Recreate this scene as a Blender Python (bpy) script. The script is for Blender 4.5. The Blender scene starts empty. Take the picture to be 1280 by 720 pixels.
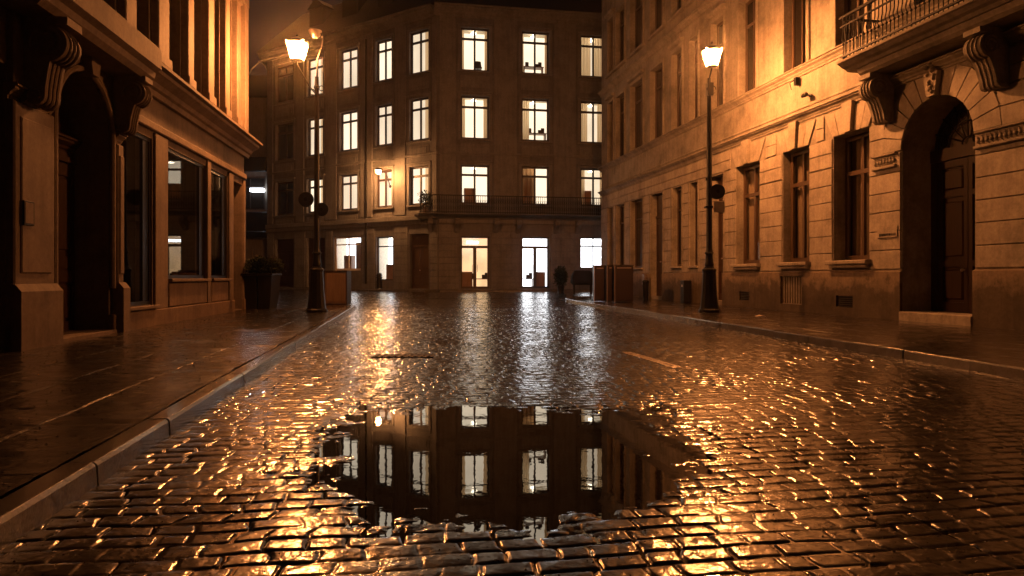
import bpy, bmesh, math, random
import numpy as np
from mathutils import Vector, Matrix
random.seed(7)
R = math.radians
sc = bpy.context.scene
col = sc.collection
# ------------------------------------------------------------------ camera
CAM_Z, FPX, HZ = 1.1, 850.0, 346.0
cd = bpy.data.cameras.new('camera'); cam = bpy.data.objects.new('camera', cd); col.objects.link(cam)
cam.location = (0, 0, CAM_Z); cam.rotation_euler = (R(90), 0, 0)
cd.sensor_width = 36; cd.lens = 36*FPX/1280; cd.shift_y = -(360-HZ)/1280
cd.clip_start = 0.05; cd.clip_end = 2000
sc.camera = cam
# ------------------------------------------------------------------ world, exposure
w = bpy.data.worlds.new("World"); sc.world = w; w.use_nodes = True
nt = w.node_tree; nt.nodes.clear()
wo = nt.nodes.new('ShaderNodeOutputWorld'); bg = nt.nodes.new('ShaderNodeBackground')
sky = nt.nodes.new('ShaderNodeTexSky'); sky.sky_type = 'NISHITA'; sky.sun_disc = False
sky.sun_elevation = R(-4); sky.sun_rotation = R(200); sky.dust_density = 4
mx = nt.nodes.new('ShaderNodeMix'); mx.data_type = 'RGBA'; mx.inputs[0].default_value = 0.93
mx.inputs[7].default_value = (0.17, 0.105, 0.082, 1)          # town glow on low cloud
nt.links.new(sky.outputs[0], mx.inputs[6]); nt.links.new(mx.outputs[2], bg.inputs[0])
bg.inputs[1].default_value = 0.10
nt.links.new(bg.outputs[0], wo.inputs[0])
vs = sc.view_settings; vs.view_transform = 'Standard'; vs.look = 'None'; vs.exposure = 0; vs.gamma = 1; vs.use_curve_mapping = False
cy = sc.cycles; cy.use_denoising = True; cy.max_bounces = 6; cy.diffuse_bounces = 3; cy.glossy_bounces = 4
cy.transparent_max_bounces = 12; cy.sample_clamp_indirect = 6; cy.sample_clamp_direct = 0
cy.caustics_reflective = False; cy.caustics_refractive = False
LAMP_C = (1.0, 0.325, 0.082)
HAZE = 0.0005
LAMP_W = 1200.0          # radiance of the two big lanterns
# ------------------------------------------------------------------ node helpers
def mat(name):
    m = bpy.data.materials.new(name); m.use_nodes = True
    return m, m.node_tree, m.node_tree.nodes['Principled BSDF']
def N(nt, t, **k):
    n = nt.nodes.new(t)
    for a, b in k.items(): setattr(n, a, b)
    return n
def coord(nt, scale=(1, 1, 1)):
    g = N(nt, 'ShaderNodeNewGeometry'); mp = N(nt, 'ShaderNodeMapping'); mp.inputs['Scale'].default_value = scale
    nt.links.new(g.outputs['Position'], mp.inputs[0]); return mp.outputs[0]
def noise(nt, vec, sc_, det=5, rough=.6):
    n = N(nt, 'ShaderNodeTexNoise'); n.inputs['Scale'].default_value = sc_; n.inputs['Detail'].default_value = det
    n.inputs['Roughness'].default_value = rough; nt.links.new(vec, n.inputs['Vector']); return n.outputs[0]
def ramp(nt, fac, stops):
    r = N(nt, 'ShaderNodeValToRGB'); e = r.color_ramp.elements
    while len(e) < len(stops): e.new(.5)
    for i, (p, c) in enumerate(stops):
        e[i].position = p; e[i].color = (c, c, c, 1) if not hasattr(c, '__len__') else (*c, 1)
    nt.links.new(fac, r.inputs[0]); return r.outputs[0]
def mul(nt, a, b, f=1.0):
    m = N(nt, 'ShaderNodeMix', data_type='RGBA', blend_type='MULTIPLY'); m.inputs[0].default_value = f
    nt.links.new(a, m.inputs[6]); nt.links.new(b, m.inputs[7]); return m.outputs[2]
def bump(nt, h, bsdf, strength=.4, dist=.01, prev=None):
    b = N(nt, 'ShaderNodeBump'); b.inputs['Strength'].default_value = strength; b.inputs['Distance'].default_value = dist
    nt.links.new(h, b.inputs['Height'])
    if prev is not None: nt.links.new(prev, b.inputs['Normal'])
    nt.links.new(b.outputs[0], bsdf.inputs['Normal']); return b.outputs[0]
def stone(name, c, rough=.75, stain=.5, streak=True, sc_=1.0, bstr=.5, grime=0):
    m, nt, b = mat(name)
    v = coord(nt)
    n1 = noise(nt, v, 1.3*sc_, 6, .65); n2 = noise(nt, v, 14*sc_, 5, .7)
    base = ramp(nt, n1, [(.3, tuple(x*(1-stain) for x in c)), (.55, c), (.8, tuple(min(1, x*1.12) for x in c))])
    fine = ramp(nt, n2, [(.3, .72), (.65, 1.0)])
    o = mul(nt, base, fine)
    if streak:
        vs_ = coord(nt, (3.2, 3.2, .22)); n3 = noise(nt, vs_, 2.2, 4, .6)
        o = mul(nt, o, ramp(nt, n3, [(.35, .6), (.58, 1.0)]), .45)
    if grime:
        sp = N(nt, 'ShaderNodeSeparateXYZ'); g = N(nt, 'ShaderNodeNewGeometry'); nt.links.new(g.outputs['Position'], sp.inputs[0])
        nz = noise(nt, v, 2.6, 6, .7)
        ad = N(nt, 'ShaderNodeMath', operation='MULTIPLY_ADD'); nt.links.new(nz, ad.inputs[0]); ad.inputs[1].default_value = -1.6
        nt.links.new(sp.outputs[2], ad.inputs[2])
        o = mul(nt, o, ramp(nt, ad.outputs[0], [(.0, .3), (.12, .62), (.3, 1.0)]), grime)
    nt.links.new(o, b.inputs['Base Color']); b.inputs['Roughness'].default_value = rough
    b.inputs['Specular IOR Level'].default_value = .35
    p = bump(nt, n2, b, bstr, .006)
    n4 = noise(nt, v, 55, 4, .7); bump(nt, n4, b, bstr*.7, .002, p)
    return m
def plain(name, c, rough=.5, metal=0, bs=0, bscale=30, var=.25, spec=.5):
    m, nt, b = mat(name)
    v = coord(nt); n = noise(nt, v, bscale*.3, 5, .6)
    o = ramp(nt, n, [(.3, tuple(x*(1-var) for x in c)), (.7, c)])
    nt.links.new(o, b.inputs['Base Color'])
    rr = ramp(nt, noise(nt, v, bscale*.6), [(.3, max(.02, rough*.75)), (.7, min(1, rough*1.15))]); nt.links.new(rr, b.inputs['Roughness'])
    b.inputs['Metallic'].default_value = metal; b.inputs['Specular IOR Level'].default_value = spec
    if bs: bump(nt, noise(nt, v, bscale), b, bs, .003)
    return m
def wood(name, c, rough=.45):
    m, nt, b = mat(name)
    v = coord(nt, (18, 18, 1.2)); n = noise(nt, v, 1.5, 6, .65)
    nt.links.new(ramp(nt, n, [(.3, tuple(x*.55 for x in c)), (.7, c)]), b.inputs['Base Color'])
    b.inputs['Roughness'].default_value = rough; bump(nt, n, b, .3, .004); return m
def emis(name, c, s, var=0, vscale=1.5):
    m, nt, b = mat(name)
    b.inputs['Base Color'].default_value = (.3, .3, .3, 1)
    if var:
        v = coord(nt); n = noise(nt, v, vscale, 2, .5)
        nt.links.new(ramp(nt, n, [(.3, tuple(x*(1-var) for x in c)), (.7, c)]), b.inputs['Emission Color'])
    else: b.inputs['Emission Color'].default_value = (*c, 1)
    b.inputs['Emission Strength'].default_value = s
    return m
def glass_mat(name, rough=.01, tint=(1, 1, 1), ior=1.5):
    m = bpy.data.materials.new(name); m.use_nodes = True; nt = m.node_tree; nt.nodes.clear()
    o = N(nt, 'ShaderNodeOutputMaterial'); mi = N(nt, 'ShaderNodeMixShader'); f = N(nt, 'ShaderNodeFresnel')
    ge = N(nt, 'ShaderNodeNewGeometry'); mr = N(nt, 'ShaderNodeMapRange'); nt.links.new(ge.outputs['Backfacing'], mr.inputs[0])
    mr.inputs[3].default_value = ior; mr.inputs[4].default_value = 1/ior; nt.links.new(mr.outputs[0], f.inputs[0])     # same sheet of glass from either side
    t = N(nt, 'ShaderNodeBsdfTransparent'); t.inputs[0].default_value = (*tint, 1)
    g = N(nt, 'ShaderNodeBsdfGlossy'); g.inputs['Roughness'].default_value = rough
    nt.links.new(f.outputs[0], mi.inputs[0]); nt.links.new(t.outputs[0], mi.inputs[1]); nt.links.new(g.outputs[0], mi.inputs[2])
    nt.links.new(mi.outputs[0], o.inputs[0]); return m
def fabric(name, c):
    m = bpy.data.materials.new(name); m.use_nodes = True; nt = m.node_tree; nt.nodes.clear()
    o = N(nt, 'ShaderNodeOutputMaterial'); mi = N(nt, 'ShaderNodeMixShader'); mi.inputs[0].default_value = .75
    d = N(nt, 'ShaderNodeBsdfDiffuse'); d.inputs[0].default_value = (*c, 1)
    t = N(nt, 'ShaderNodeBsdfTranslucent'); t.inputs[0].default_value = (*c, 1)
    nt.links.new(d.outputs[0], mi.inputs[1]); nt.links.new(t.outputs[0], mi.inputs[2]); nt.links.new(mi.outputs[0], o.inputs[0]); return m

M = {}
M['c_stone'] = stone('corner_building_stone', (.15, .148, .154), stain=.3)
M['c_trim'] = stone('corner_building_trim', (.19, .186, .19), stain=.3)
M['d_wall'] = stone('right_ashlar', (.34, .305, .26), stain=.5, bstr=.6)
M['d_block'] = stone('right_block', (.45, .40, .34), stain=.42, bstr=.6)
M['d_plinth'] = stone('right_plinth', (.30, .235, .175), stain=.45, bstr=.9, grime=.9)
M['a_wall'] = stone('left_stone', (.17, .13, .105), stain=.35)
M['a_trim'] = stone('left_trim', (.21, .16, .125), stain=.35)
M['a_plinth'] = stone('left_plinth', (.22, .155, .11), stain=.4, bstr=.8)
M['roof'] = plain('slate_roof', (.014, .013, .014), .6, bs=.5)
M['black'] = plain('black_paint', (.012, .011, .011), .38, bs=.15, bscale=60)
M['iron'] = plain('wrought_iron', (.005, .004, .004), .6, 0, spec=.25, bs=.3, bscale=80)
M['darkwood'] = wood('dark_door_wood', (.05, .022, .012), .4)
M['brownwood'] = wood('brown_window_wood', (.09, .055, .035), .45)
M['cframe'] = wood('dark_window_frame', (.05, .032, .024), .5)
M['darkglass'] = plain('dark_glass', (.012, .010, .009), .05, var=.1, spec=.6)
M['glass'] = glass_mat('window_glass')
M['shopglass'] = glass_mat('shop_window_glass', .015, (.85, .85, .85), 2.3)
M['darkroom'] = plain('unlit_interior', (.02, .014, .01), .9)
M['plaster'] = plain('room_plaster', (.75, .66, .52), .9)
M['lit_warm'] = emis('lit_room_warm', (1.0, .83, .60), 1.45, .14, .9)
M['lit_cream'] = emis('lit_room_cream', (1.0, .80, .56), 1.1, .2, .7)
M['lit_white'] = emis('lit_shop_white', (.92, .95, 1.0), 3.6, .1)
M['lit_shop'] = emis('lit_shop_warm', (1.0, .62, .30), 1.3, .35, 1.5)
M['lit_dim'] = emis('dim_lit_panel', (.95, .42, .16), .22)
M['lamp'] = emis('sodium_lamp_glow', LAMP_C, LAMP_W)
M['lamp_small'] = emis('small_lamp_glow', (1.0, .40, .12), 1400.0)
M['room_fill'] = emis('room_fill_glow', (1.0, .84, .6), 9)
M['tube'] = emis('fluorescent_tube', (.85, .93, 1.0), 9)
M['blue'] = emis('blue_lit_sign', (.15, .35, 1.0), 3.0)
M['curtain'] = fabric('curtain_cloth', (.85, .70, .50))
M['curtain_brown'] = fabric('brown_curtain_cloth', (.42, .25, .13))
M['blind'] = plain('linen_blind', (.22, .17, .12), .9)
M['furn'] = wood('furniture_wood', (.30, .17, .10))
M['furn_dark'] = plain('dark_furniture', (.04, .028, .022), .6)
M['kerb'] = stone('kerb_granite', (.15, .14, .13), rough=.24, stain=.35, streak=False, sc_=3, bstr=.7)
M['kerb'].node_tree.nodes['Principled BSDF'].inputs['Coat Weight'].default_value = .9; M['kerb'].node_tree.nodes['Principled BSDF'].inputs['Coat Roughness'].default_value = .12
M['kerb'].node_tree.nodes['Principled BSDF'].inputs['Specular IOR Level'].default_value = .5
M['boxwood'] = wood('utility_box_cladding', (.13, .085, .06), .4)
M['cabinet'] = plain('dark_brown_cabinet_paint', (.022, .012, .010), .4, bs=.15)
M['metal'] = plain('brushed_metal_edge', (.45, .38, .34), .35, .8)
M['white'] = plain('white_enamel', (.75, .68, .6), .4)
M['leaf'] = plain('dark_leaf', (.018, .028, .012), .6, var=.6, bscale=8, spec=.3)
M['bark'] = plain('stem_bark', (.05, .035, .02), .8)
M['b_wall'] = stone('far_render', (.35, .30, .25), stain=.2)
# ------------------------------------------------------------------ mesh collector
class MB:
    def __init__(s): s.v = []; s.f = []
    def add(s, vs, fs):
        k = len(s.v); s.v += [tuple(p) for p in vs]; s.f += [tuple(i+k for i in f) for f in fs]
    def hexa(s, p):       # p: 8 points, bottom 4 ccw then top 4
        s.add(p, [(0, 3, 2, 1), (4, 5, 6, 7), (0, 1, 5, 4), (1, 2, 6, 5), (2, 3, 7, 6), (3, 0, 4, 7)])
    def fbox(s, F, s0, s1, z0, z1, o0, o1):
        s.hexa([F.P(s0, z0, o0), F.P(s1, z0, o0), F.P(s1, z0, o1), F.P(s0, z0, o1), F.P(s0, z1, o0), F.P(s1, z1, o0), F.P(s1, z1, o1), F.P(s0, z1, o1)])
    def box(s, x0, x1, y0, y1, z0, z1):
        s.hexa([(x0, y0, z0), (x1, y0, z0), (x1, y1, z0), (x0, y1, z0), (x0, y0, z1), (x1, y0, z1), (x1, y1, z1), (x0, y1, z1)])
    def chbox(s, F, s0, s1, z0, z1, o0, o1, c=.012):   # box with chamfered outer edges
        a = [F.P(s0, z0, o0), F.P(s1, z0, o0), F.P(s1, z1, o0), F.P(s0, z1, o0)]
        b = [F.P(s0, z0, o1-c), F.P(s1, z0, o1-c), F.P(s1, z1, o1-c), F.P(s0, z1, o1-c)]
        d = [F.P(s0+c, z0+c, o1), F.P(s1-c, z0+c, o1), F.P(s1-c, z1-c, o1), F.P(s0+c, z1-c, o1)]
        fs = [(8, 9, 10, 11)]
        for i in range(4):
            j = (i+1) % 4; fs += [(i, j, 4+j, 4+i), (4+i, 4+j, 8+j, 8+i)]
        s.add(a+b+d, fs)
    def prof(s, F, s0, s1, pts, caps=True):   # extrude profile [(out,z)] along s
        n = len(pts)
        vs = [F.P(s0, z, o) for o, z in pts]+[F.P(s1, z, o) for o, z in pts]
        fs = [(i, (i+1) % n, n+(i+1) % n, n+i) for i in range(n)]
        if caps: fs += [tuple(range(n))[::-1], tuple(range(n, 2*n))]
        s.add(vs, fs)
    def elev(s, F, pts, o0, o1):   # extrude elevation polygon [(s,z)] along out
        n = len(pts)
        vs = [F.P(a, z, o0) for a, z in pts]+[F.P(a, z, o1) for a, z in pts]
        s.add(vs, [(i, (i+1) % n, n+(i+1) % n, n+i) for i in range(n)]+[tuple(range(n))[::-1], tuple(range(n, 2*n))])
    def lathe(s, c, pr, n=20, axis=(0, 0, 1), cap=True):
        z = Vector(axis).normalized(); x = z.orthogonal().normalized(); y = z.cross(x); c = Vector(c)
        vs = []
        for r, h in pr:
            for i in range(n):
                a = 2*math.pi*i/n; vs.append(c+z*h+(x*math.cos(a)+y*math.sin(a))*r)
        fs = []
        for k in range(len(pr)-1):
            for i in range(n):
                j = (i+1) % n; fs.append((k*n+i, k*n+j, (k+1)*n+j, (k+1)*n+i))
        if cap: fs += [tuple(range(n))[::-1], tuple(range((len(pr)-1)*n, len(pr)*n))]
        s.add(vs, fs)
    def tube(s, pts, r, n=8):
        pts = [Vector(p) for p in pts]; vs = []; fs = []
        rr = r if hasattr(r, '__len__') else [r]*len(pts)
        up = None
        for i, p in enumerate(pts):
            t = (pts[min(i+1, len(pts)-1)]-pts[max(i-1, 0)]).normalized()
            if up is None: up = t.orthogonal().normalized()
            up = (up-t*up.dot(t)).normalized(); b = t.cross(up)
            for k in range(n):
                a = 2*math.pi*k/n; vs.append(p+(up*math.cos(a)+b*math.sin(a))*rr[i])
        for i in range(len(pts)-1):
            for k in range(n):
                j = (k+1) % n; fs.append((i*n+k, i*n+j, (i+1)*n+j, (i+1)*n+k))
        fs += [tuple(range(n))[::-1], tuple(range((len(pts)-1)*n, len(pts)*n))]
        s.add(vs, fs)
    def build(s, name, m, parent=None, bevel=0, smooth=False):
        me = bpy.data.meshes.new(name)
        org = Vector((0, 0, 0))
        if parent is not None:
            org = world_of(parent)
            vs = [(p[0]-org.x, p[1]-org.y, p[2]-org.z) for p in s.v]
        else:
            xs = np.array(s.v); org = Vector((float(xs[:, 0].mean()), float(xs[:, 1].mean()), float(xs[:, 2].min())))
            vs = [(p[0]-org.x, p[1]-org.y, p[2]-org.z) for p in s.v]
        me.from_pydata(vs, [], s.f); me.update()
        bm = bmesh.new(); bm.from_mesh(me); bmesh.ops.recalc_face_normals(bm, faces=bm.faces); bm.to_mesh(me); bm.free()
        me.materials.append(m)
        o = bpy.data.objects.new(name, me); col.objects.link(o)
        if parent is not None: o.parent = parent
        else: o.location = org
        if smooth:
            me.shade_smooth()
            md = o.modifiers.new('es', 'EDGE_SPLIT'); md.split_angle = R(38)
        if bevel:
            md = o.modifiers.new('bev', 'BEVEL'); md.width = bevel; md.segments = 2; md.limit_method = 'ANGLE'; md.angle_limit = R(40)
        return o
def world_of(o):
    p = Vector((0, 0, 0))
    while o is not None: p += o.location; o = o.parent
    return p
def tag(o, label=None, cat=None, group=None, kind=None):
    if label: o['label'] = label
    if cat: o['category'] = cat
    if group: o['group'] = group
    if kind: o['kind'] = kind
    return o
def thing(name, loc, label, cat, group=None):
    o = bpy.data.objects.new(name, None); col.objects.link(o); o.location = loc; o.empty_display_size = .3
    return tag(o, label, cat, group)
class Frame:
    def __init__(s, o, d, left):
        s.o = Vector((o[0], o[1], 0)); s.d = Vector((d[0], d[1], 0)).normalized()
        s.n = Vector((-s.d.y, s.d.x, 0)) if left else Vector((s.d.y, -s.d.x, 0))
    def P(s, a, z, out=0): return s.o+s.d*a+s.n*out+Vector((0, 0, z))
    def sz(s, u, v, out=0):
        ray = Vector(((u-640)/FPX, 1, (HZ-v)/FPX)); o = s.o+s.n*out
        # o + d*a = ray*t in plan
        det = s.d.x*(-ray.y)-(-ray.x)*s.d.y
        a = ((-o.x)*(-ray.y)-(-ray.x)*(-o.y))/det
        p = o+s.d*a; t = p.y
        return a, CAM_Z+ray.z*t
    def S(s, u, out=0): return s.sz(u, HZ, out)[0]
def smooth(a, b, y):
    t = np.clip((y-a)/(b-a), 0, 1); return t*t*(3-2*t)
def gz(y): return .265*smooth(28., 36., y)
def wall(mb, F, s0, s1, z0, z1, holes, out=0, depth=.3):
    """front face with rectangular holes (a0,a1,b0,b1[,arch]) and reveals; arch=True: round head inside the rectangle"""
    S_ = sorted({s0, s1, *[h[0] for h in holes], *[h[1] for h in holes]}); Z_ = sorted({z0, z1, *[h[2] for h in holes], *[h[3] for h in holes]})
    S_ = [x for x in S_ if s0 <= x <= s1]; Z_ = [x for x in Z_ if z0 <= x <= z1]
    for i in range(len(S_)-1):
        for j in range(len(Z_)-1):
            ms, mz = (S_[i]+S_[i+1])/2, (Z_[j]+Z_[j+1])/2
            if any(h[0] < ms < h[1] and h[2] < mz < h[3] for h in holes): continue
            mb.add([F.P(S_[i], Z_[j], out), F.P(S_[i+1], Z_[j], out), F.P(S_[i+1], Z_[j+1], out), F.P(S_[i], Z_[j+1], out)], [(0, 1, 2, 3)])
    for h in holes:
        a0, a1, b0, b1 = h[:4]; d = h[5] if len(h) > 5 else depth
        arch = len(h) > 4 and h[4]
        if arch:
            r = (a1-a0)/2; c = (a0+a1)/2; sp = b1-r; n = 20
            arc = [(c-r*math.cos(math.pi*k/n), sp+r*math.sin(math.pi*k/n)) for k in range(n+1)]
            for k in range(n):
                (x0, y0), (x1, y1) = arc[k], arc[k+1]
                mb.add([F.P(x0, y0, out), F.P(x1, y1, out), F.P(x1, b1, out), F.P(x0, b1, out)], [(0, 1, 2, 3)])
            path = [(a0, b0)]+arc+[(a1, b0)]
        else: path = [(a0, b0), (a0, b1), (a1, b1), (a1, b0)]
        path2 = path+[path[0]]
        for (x0, y0), (x1, y1) in zip(path2[:-1], path2[1:]):
            mb.add([F.P(x0, y0, out), F.P(x1, y1, out), F.P(x1, y1, out-d), F.P(x0, y0, out-d)], [(0, 1, 2, 3)])
def courses(mb, F, spans, z0, z1, h, proud=.03, gap=.022, out=0, vj=None):
    n = max(1, round((z1-z0)/h)); hh = (z1-z0)/n
    for k in range(n):
        for (a, b) in spans:
            xs = [a, b]
            if vj and b-a > vj*1.5:
                m_ = max(1, int((b-a)/vj)); off = (k % 2)*.5
                xs = [a]+[a+(b-a)*(q+off)/(m_+.5) for q in range(1 if off == 0 else 0, m_+1) if 0 < (q+off)/(m_+.5) < .97 and (q+off) > 0]+[b]
            for x0, x1 in zip(xs[:-1], xs[1:]):
                mb.chbox(F, x0+gap/2, x1-gap/2, z0+k*hh+gap/2, z0+(k+1)*hh-gap/2, out, out+proud*random.uniform(.85, 1.1), .008)
def subtract(s0, s1, holes):
    sp = []; x = s0
    for a, b in sorted(holes):
        if b < s0 or a > s1: continue
        if a > x: sp.append((x, a))
        x = max(x, b)
    if x < s1: sp.append((x, s1))
    return sp
def window(par, F, s0, s1, z0, z1, o, fm, pane_m=None, lit=None, mull=1, trans=.74, fw=.07, bw=.06, curtain=0, room=.7, label=None, cm=None, th=.07):
    """frame bars as 'window' with pane, lit room, curtain as its sub-parts; o = out of the frame's front"""
    b = MB(); b.fbox(F, s0, s0+fw, z0, z1, o-th, o); b.fbox(F, s1-fw, s1, z0, z1, o-th, o)
    b.fbox(F, s0+fw, s1-fw, z0, z0+fw*1.1, o-th, o); b.fbox(F, s0+fw, s1-fw, z1-fw, z1, o-th, o)
    iw = (s1-s0-2*fw)
    zt = z0+(z1-z0)*trans
    if trans: b.fbox(F, s0+fw, s1-fw, zt-bw*.6, zt+bw*.6, o-th, o+.012)
    for k in range(mull):
        c = s0+fw+iw*(k+1)/(mull+1)
        b.fbox(F, c-bw/2, c+bw/2, z0+fw*1.1, (zt-bw*.6) if trans else z1-fw, o-th, o+.006)
        if trans: b.fbox(F, c-bw/2, c+bw/2, zt+bw*.6, z1-fw, o-th, o+.006)
    wn = b.build('window', fm, par)
    if label: wn['label'] = label
    p = MB(); q = o-th*.55; p.add([F.P(s0+.01, z0+.01, q), F.P(s1-.01, z0+.01, q), F.P(s1-.01, z1-.01, q), F.P(s0+.01, z1-.01, q)], [(0, 1, 2, 3)])
    p.build('pane', pane_m or (M['glass'] if lit else M['darkglass']), wn)
    if lit:
        e = MB(); q = o-room; e.add([F.P(s0-.25, z0-.1, q), F.P(s1+.25, z0-.1, q), F.P(s1+.25, z1+.1, q), F.P(s0-.25, z1+.1, q)], [(0, 1, 2, 3)])
        e.build('lit_room_wall', lit, wn)
        e = MB(); f0 = o-th-.01
        c = [(s0-.25, z0-.1), (s1+.25, z0-.1), (s1+.25, z1+.1), (s0-.25, z1+.1)]
        for i in range(4):
            (x0, y0), (x1, y1) = c[i], c[(i+1) % 4]; e.add([F.P(x0, y0, f0), F.P(x1, y1, f0), F.P(x1, y1, q+.005), F.P(x0, y0, q+.005)], [(0, 1, 2, 3)])
        e.build('room_lining', M['plaster'], wn)
    if lit and room > .8:
        e = MB(); cx_ = (s0+s1)/2; e.lathe(F.P(cx_, z1-.12, o-.5), [(.16, 0), (.16, .04), (.03, .06), (.015, .2)], 12); e.build('ceiling_light', M['room_fill'], wn)  # ceiling light added to brighten furniture fronts in the deeper lit rooms
    if curtain:
        for side in ([0, 1] if curtain > 0 else [0]):
            cw = (s1-s0)*abs(curtain); n = 28; e = MB(); vs = []
            for k in range(n+1):
                t = k/n; x = (s0+.02+cw*t) if side == 0 else (s1-.02-cw*t)
                oo = o-th-.12+.03*math.sin(t*math.pi*(7+side))
                vs += [F.P(x, z0+.02, oo), F.P(x, z1-.02, oo)]
            e.add(vs, [(2*k, 2*k+1, 2*k+3, 2*k+2) for k in range(n)]); e.build('curtain', cm or M['curtain'], wn, smooth=True)
    return wn
def scroll(mb, F, s0, s1, ztop, h, proj, out=0):
    """S-scroll console bracket"""
    pts = [(out-.02, ztop), (out+proj, ztop), (out+proj, ztop-h*.09)]
    r = h*.21; cx, cz = out+proj-r*1.02, ztop-h*.09-r
    for k in range(0, 15):
        a = R(80-k*11.5); pts.append((cx+r*math.cos(a), cz+r*math.sin(a)))
    x0, z0 = pts[-1]; rb = h*.10; bx, bz = out+rb+.03, ztop-h+rb
    for t in (.2, .4, .6, .8):
        x = x0+(bx+rb-x0)*(t**.75); z = z0+(bz+rb*.2-z0)*t; pts.append((x+.0, z))
    for k in range(6):
        a = R(0-k*30); pts.append((bx+rb*1.05*math.cos(a), bz+rb*1.05*math.sin(a)))
    pts.append((out-.02, ztop-h))
    mb.prof(F, s0, s1, pts)
    for ss, sg in ((s0, -1), (s1, 1)):     # spiral ridges on both cheeks
        for (c0, c1, rr, turns) in ((cx, cz, r*.86, 2.3), (bx, bz, rb*.8, 1.5)):
            sp = []
            for k in range(34):
                t = k/33; a = R(200)-t*turns*2*math.pi; q = rr*(1-.82*t); sp.append(F.P(ss+sg*.012, c1+q*math.sin(a), c0+q*math.cos(a)))
            mb.tube(sp, [rr*.12*(1-.5*k/33) for k in range(34)], 6)
    sw = s1-s0                          # leaf ribs on the front
    for k in (.25, .5, .75):
        mb.tube([F.P(s0+sw*k, p[1], p[0]+.004) for p in pts[3:-2]], sw*.055, 6)
def cornice(mb, F, s0, s1, z0, z1, proj, out=0, ends=True):
    h = z1-z0
    mb.prof(F, s0, s1, [(out-.02, z0), (out+proj*.18, z0), (out+proj*.22, z0+h*.22), (out+proj*.34, z0+h*.28), (out+proj*.42, z0+h*.45), (out+proj*.7, z0+h*.62),
                        (out+proj*.78, z0+h*.66), (out+proj*.8, z0+h*.80), (out+proj, z0+h*.84), (out+proj, z1-.015), (out+proj*.9, z1), (out-.02, z1)])
# ================================================================== GROUND
def hsh(a, b, k=0):
    n = (a.astype(np.int64)*374761393+b.astype(np.int64)*668265263+k*974634777) & 0xffffffff
    n = ((n ^ (n >> 13))*1274126177) & 0xffffffff
    return ((n ^ (n >> 16)) & 0xffffff)/float(0xffffff)
def vn(x, y, k=0):
    xi = np.floor(x); yi = np.floor(y); fx = x-xi; fy = y-yi; fx = fx*fx*(3-2*fx); fy = fy*fy*(3-2*fy)
    a = hsh(xi, yi, k); b = hsh(xi+1, yi, k); c = hsh(xi, yi+1, k); d = hsh(xi+1, yi+1, k)
    return (a*(1-fx)+b*fx)*(1-fy)+(c*(1-fx)+d*fx)*fy
def fbm(x, y, o=4, k=0):
    s = 0; a = .5; t = 0
    for i in range(o): s = s+a*vn(x*2**i+7.3*i, y*2**i-3.1*i, k+i); t += a; a *= .55
    return s/t
SD = Vector((-.147, 1, 0)).normalized()
def kl(y): return -1.62-.16*y          # left kerb, road side
def kr(y): return 6.51-.14*y           # right kerb, road side
def grid_obj(name, X, Y, Z, m, attr=None):
    ny, nx = X.shape; me = bpy.data.meshes.new(name)
    co = np.stack([X, Y, Z], -1).reshape(-1, 3).astype(np.float32)
    i = np.arange((ny-1)*(nx-1)); r = i//(nx-1); c = i % (nx-1); a = r*nx+c
    f = np.stack([a, a+1, a+nx+1, a+nx], -1).astype(np.int32)
    me.vertices.add(len(co)); me.vertices.foreach_set('co', co.ravel())
    me.loops.add(f.size); me.loops.foreach_set('vertex_index', f.ravel())
    me.polygons.add(len(f)); me.polygons.foreach_set('loop_start', np.arange(0, f.size, 4, dtype=np.int32))
    me.polygons.foreach_set('use_smooth', np.ones(len(f), dtype=bool))
    me.update(calc_edges=True)
    if attr is not None:
        at = me.color_attributes.new('tone', 'FLOAT_COLOR', 'POINT')
        cc = np.ones((co.shape[0], 4), np.float32); cc[:, 0] = attr[0].ravel(); cc[:, 1] = attr[1].ravel(); cc[:, 2] = attr[2].ravel() if len(attr) > 2 else 0; at.data.foreach_set('color', cc.ravel())
    me.materials.append(m); o = bpy.data.objects.new(name, me); col.objects.link(o)
    tag(o, kind='structure'); return o
def ys(y0, y1, px, lo=.006, hi=.05):
    out = [y0]
    while out[-1] < y1: out.append(out[-1]+min(hi, max(lo, out[-1]**2/(FPX*.8*CAM_Z)*px)))
    return np.array(out)
def puddle_depth(x, y):
    """how far the paving sags below its crown (metres)"""
    # main puddle outline: polygon-ish superellipse with ragged edge
    n = fbm(x*2.2, y*1.6, 4, 3)-.5; n2 = fbm(x*7, y*5, 3, 9)-.5
    yc, yh = 4.32, 1.42
    wl = -1.28+.0*y; xl = -1.18+.55*smooth(3.9, 2.9, y) if False else None
    t = np.clip((y-2.9)/(5.7-2.9), 0, 1)
    xl = -.62-.62*np.clip(t*3, 0, 1); xr = .55+.34*np.clip(t*2.5, 0, 1)+.22*t
    dx = np.minimum(x-xl, xr-x); dy = np.minimum(y-2.92, 5.68-y)*.8
    d = np.minimum(dx, dy)+n*.42+n2*.34+(fbm(x*17, y*13, 2, 19)-.5)*.22
    main = .027*smooth(-.28, .55, d)
    main = main-.019*np.exp(-((y-4.12)/.13)**2)*smooth(.42, .6, fbm(x*2.6+9, y*3, 3, 71))-.013*np.exp(-((y-3.12)/.2)**2)*smooth(.40, .6, fbm(x*3, y*3, 3, 72))
    # shallow hollows elsewhere
    h = fbm(x*.8+4, y*.5, 3, 21); h2 = smooth(.66, .82, h)*.006
    s = smooth(6.8, 3, np.hypot((x-1.7)*1.5, (y-4.2)*.75)*4)*.006
    return np.maximum(main, h2)+s*.6
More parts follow.
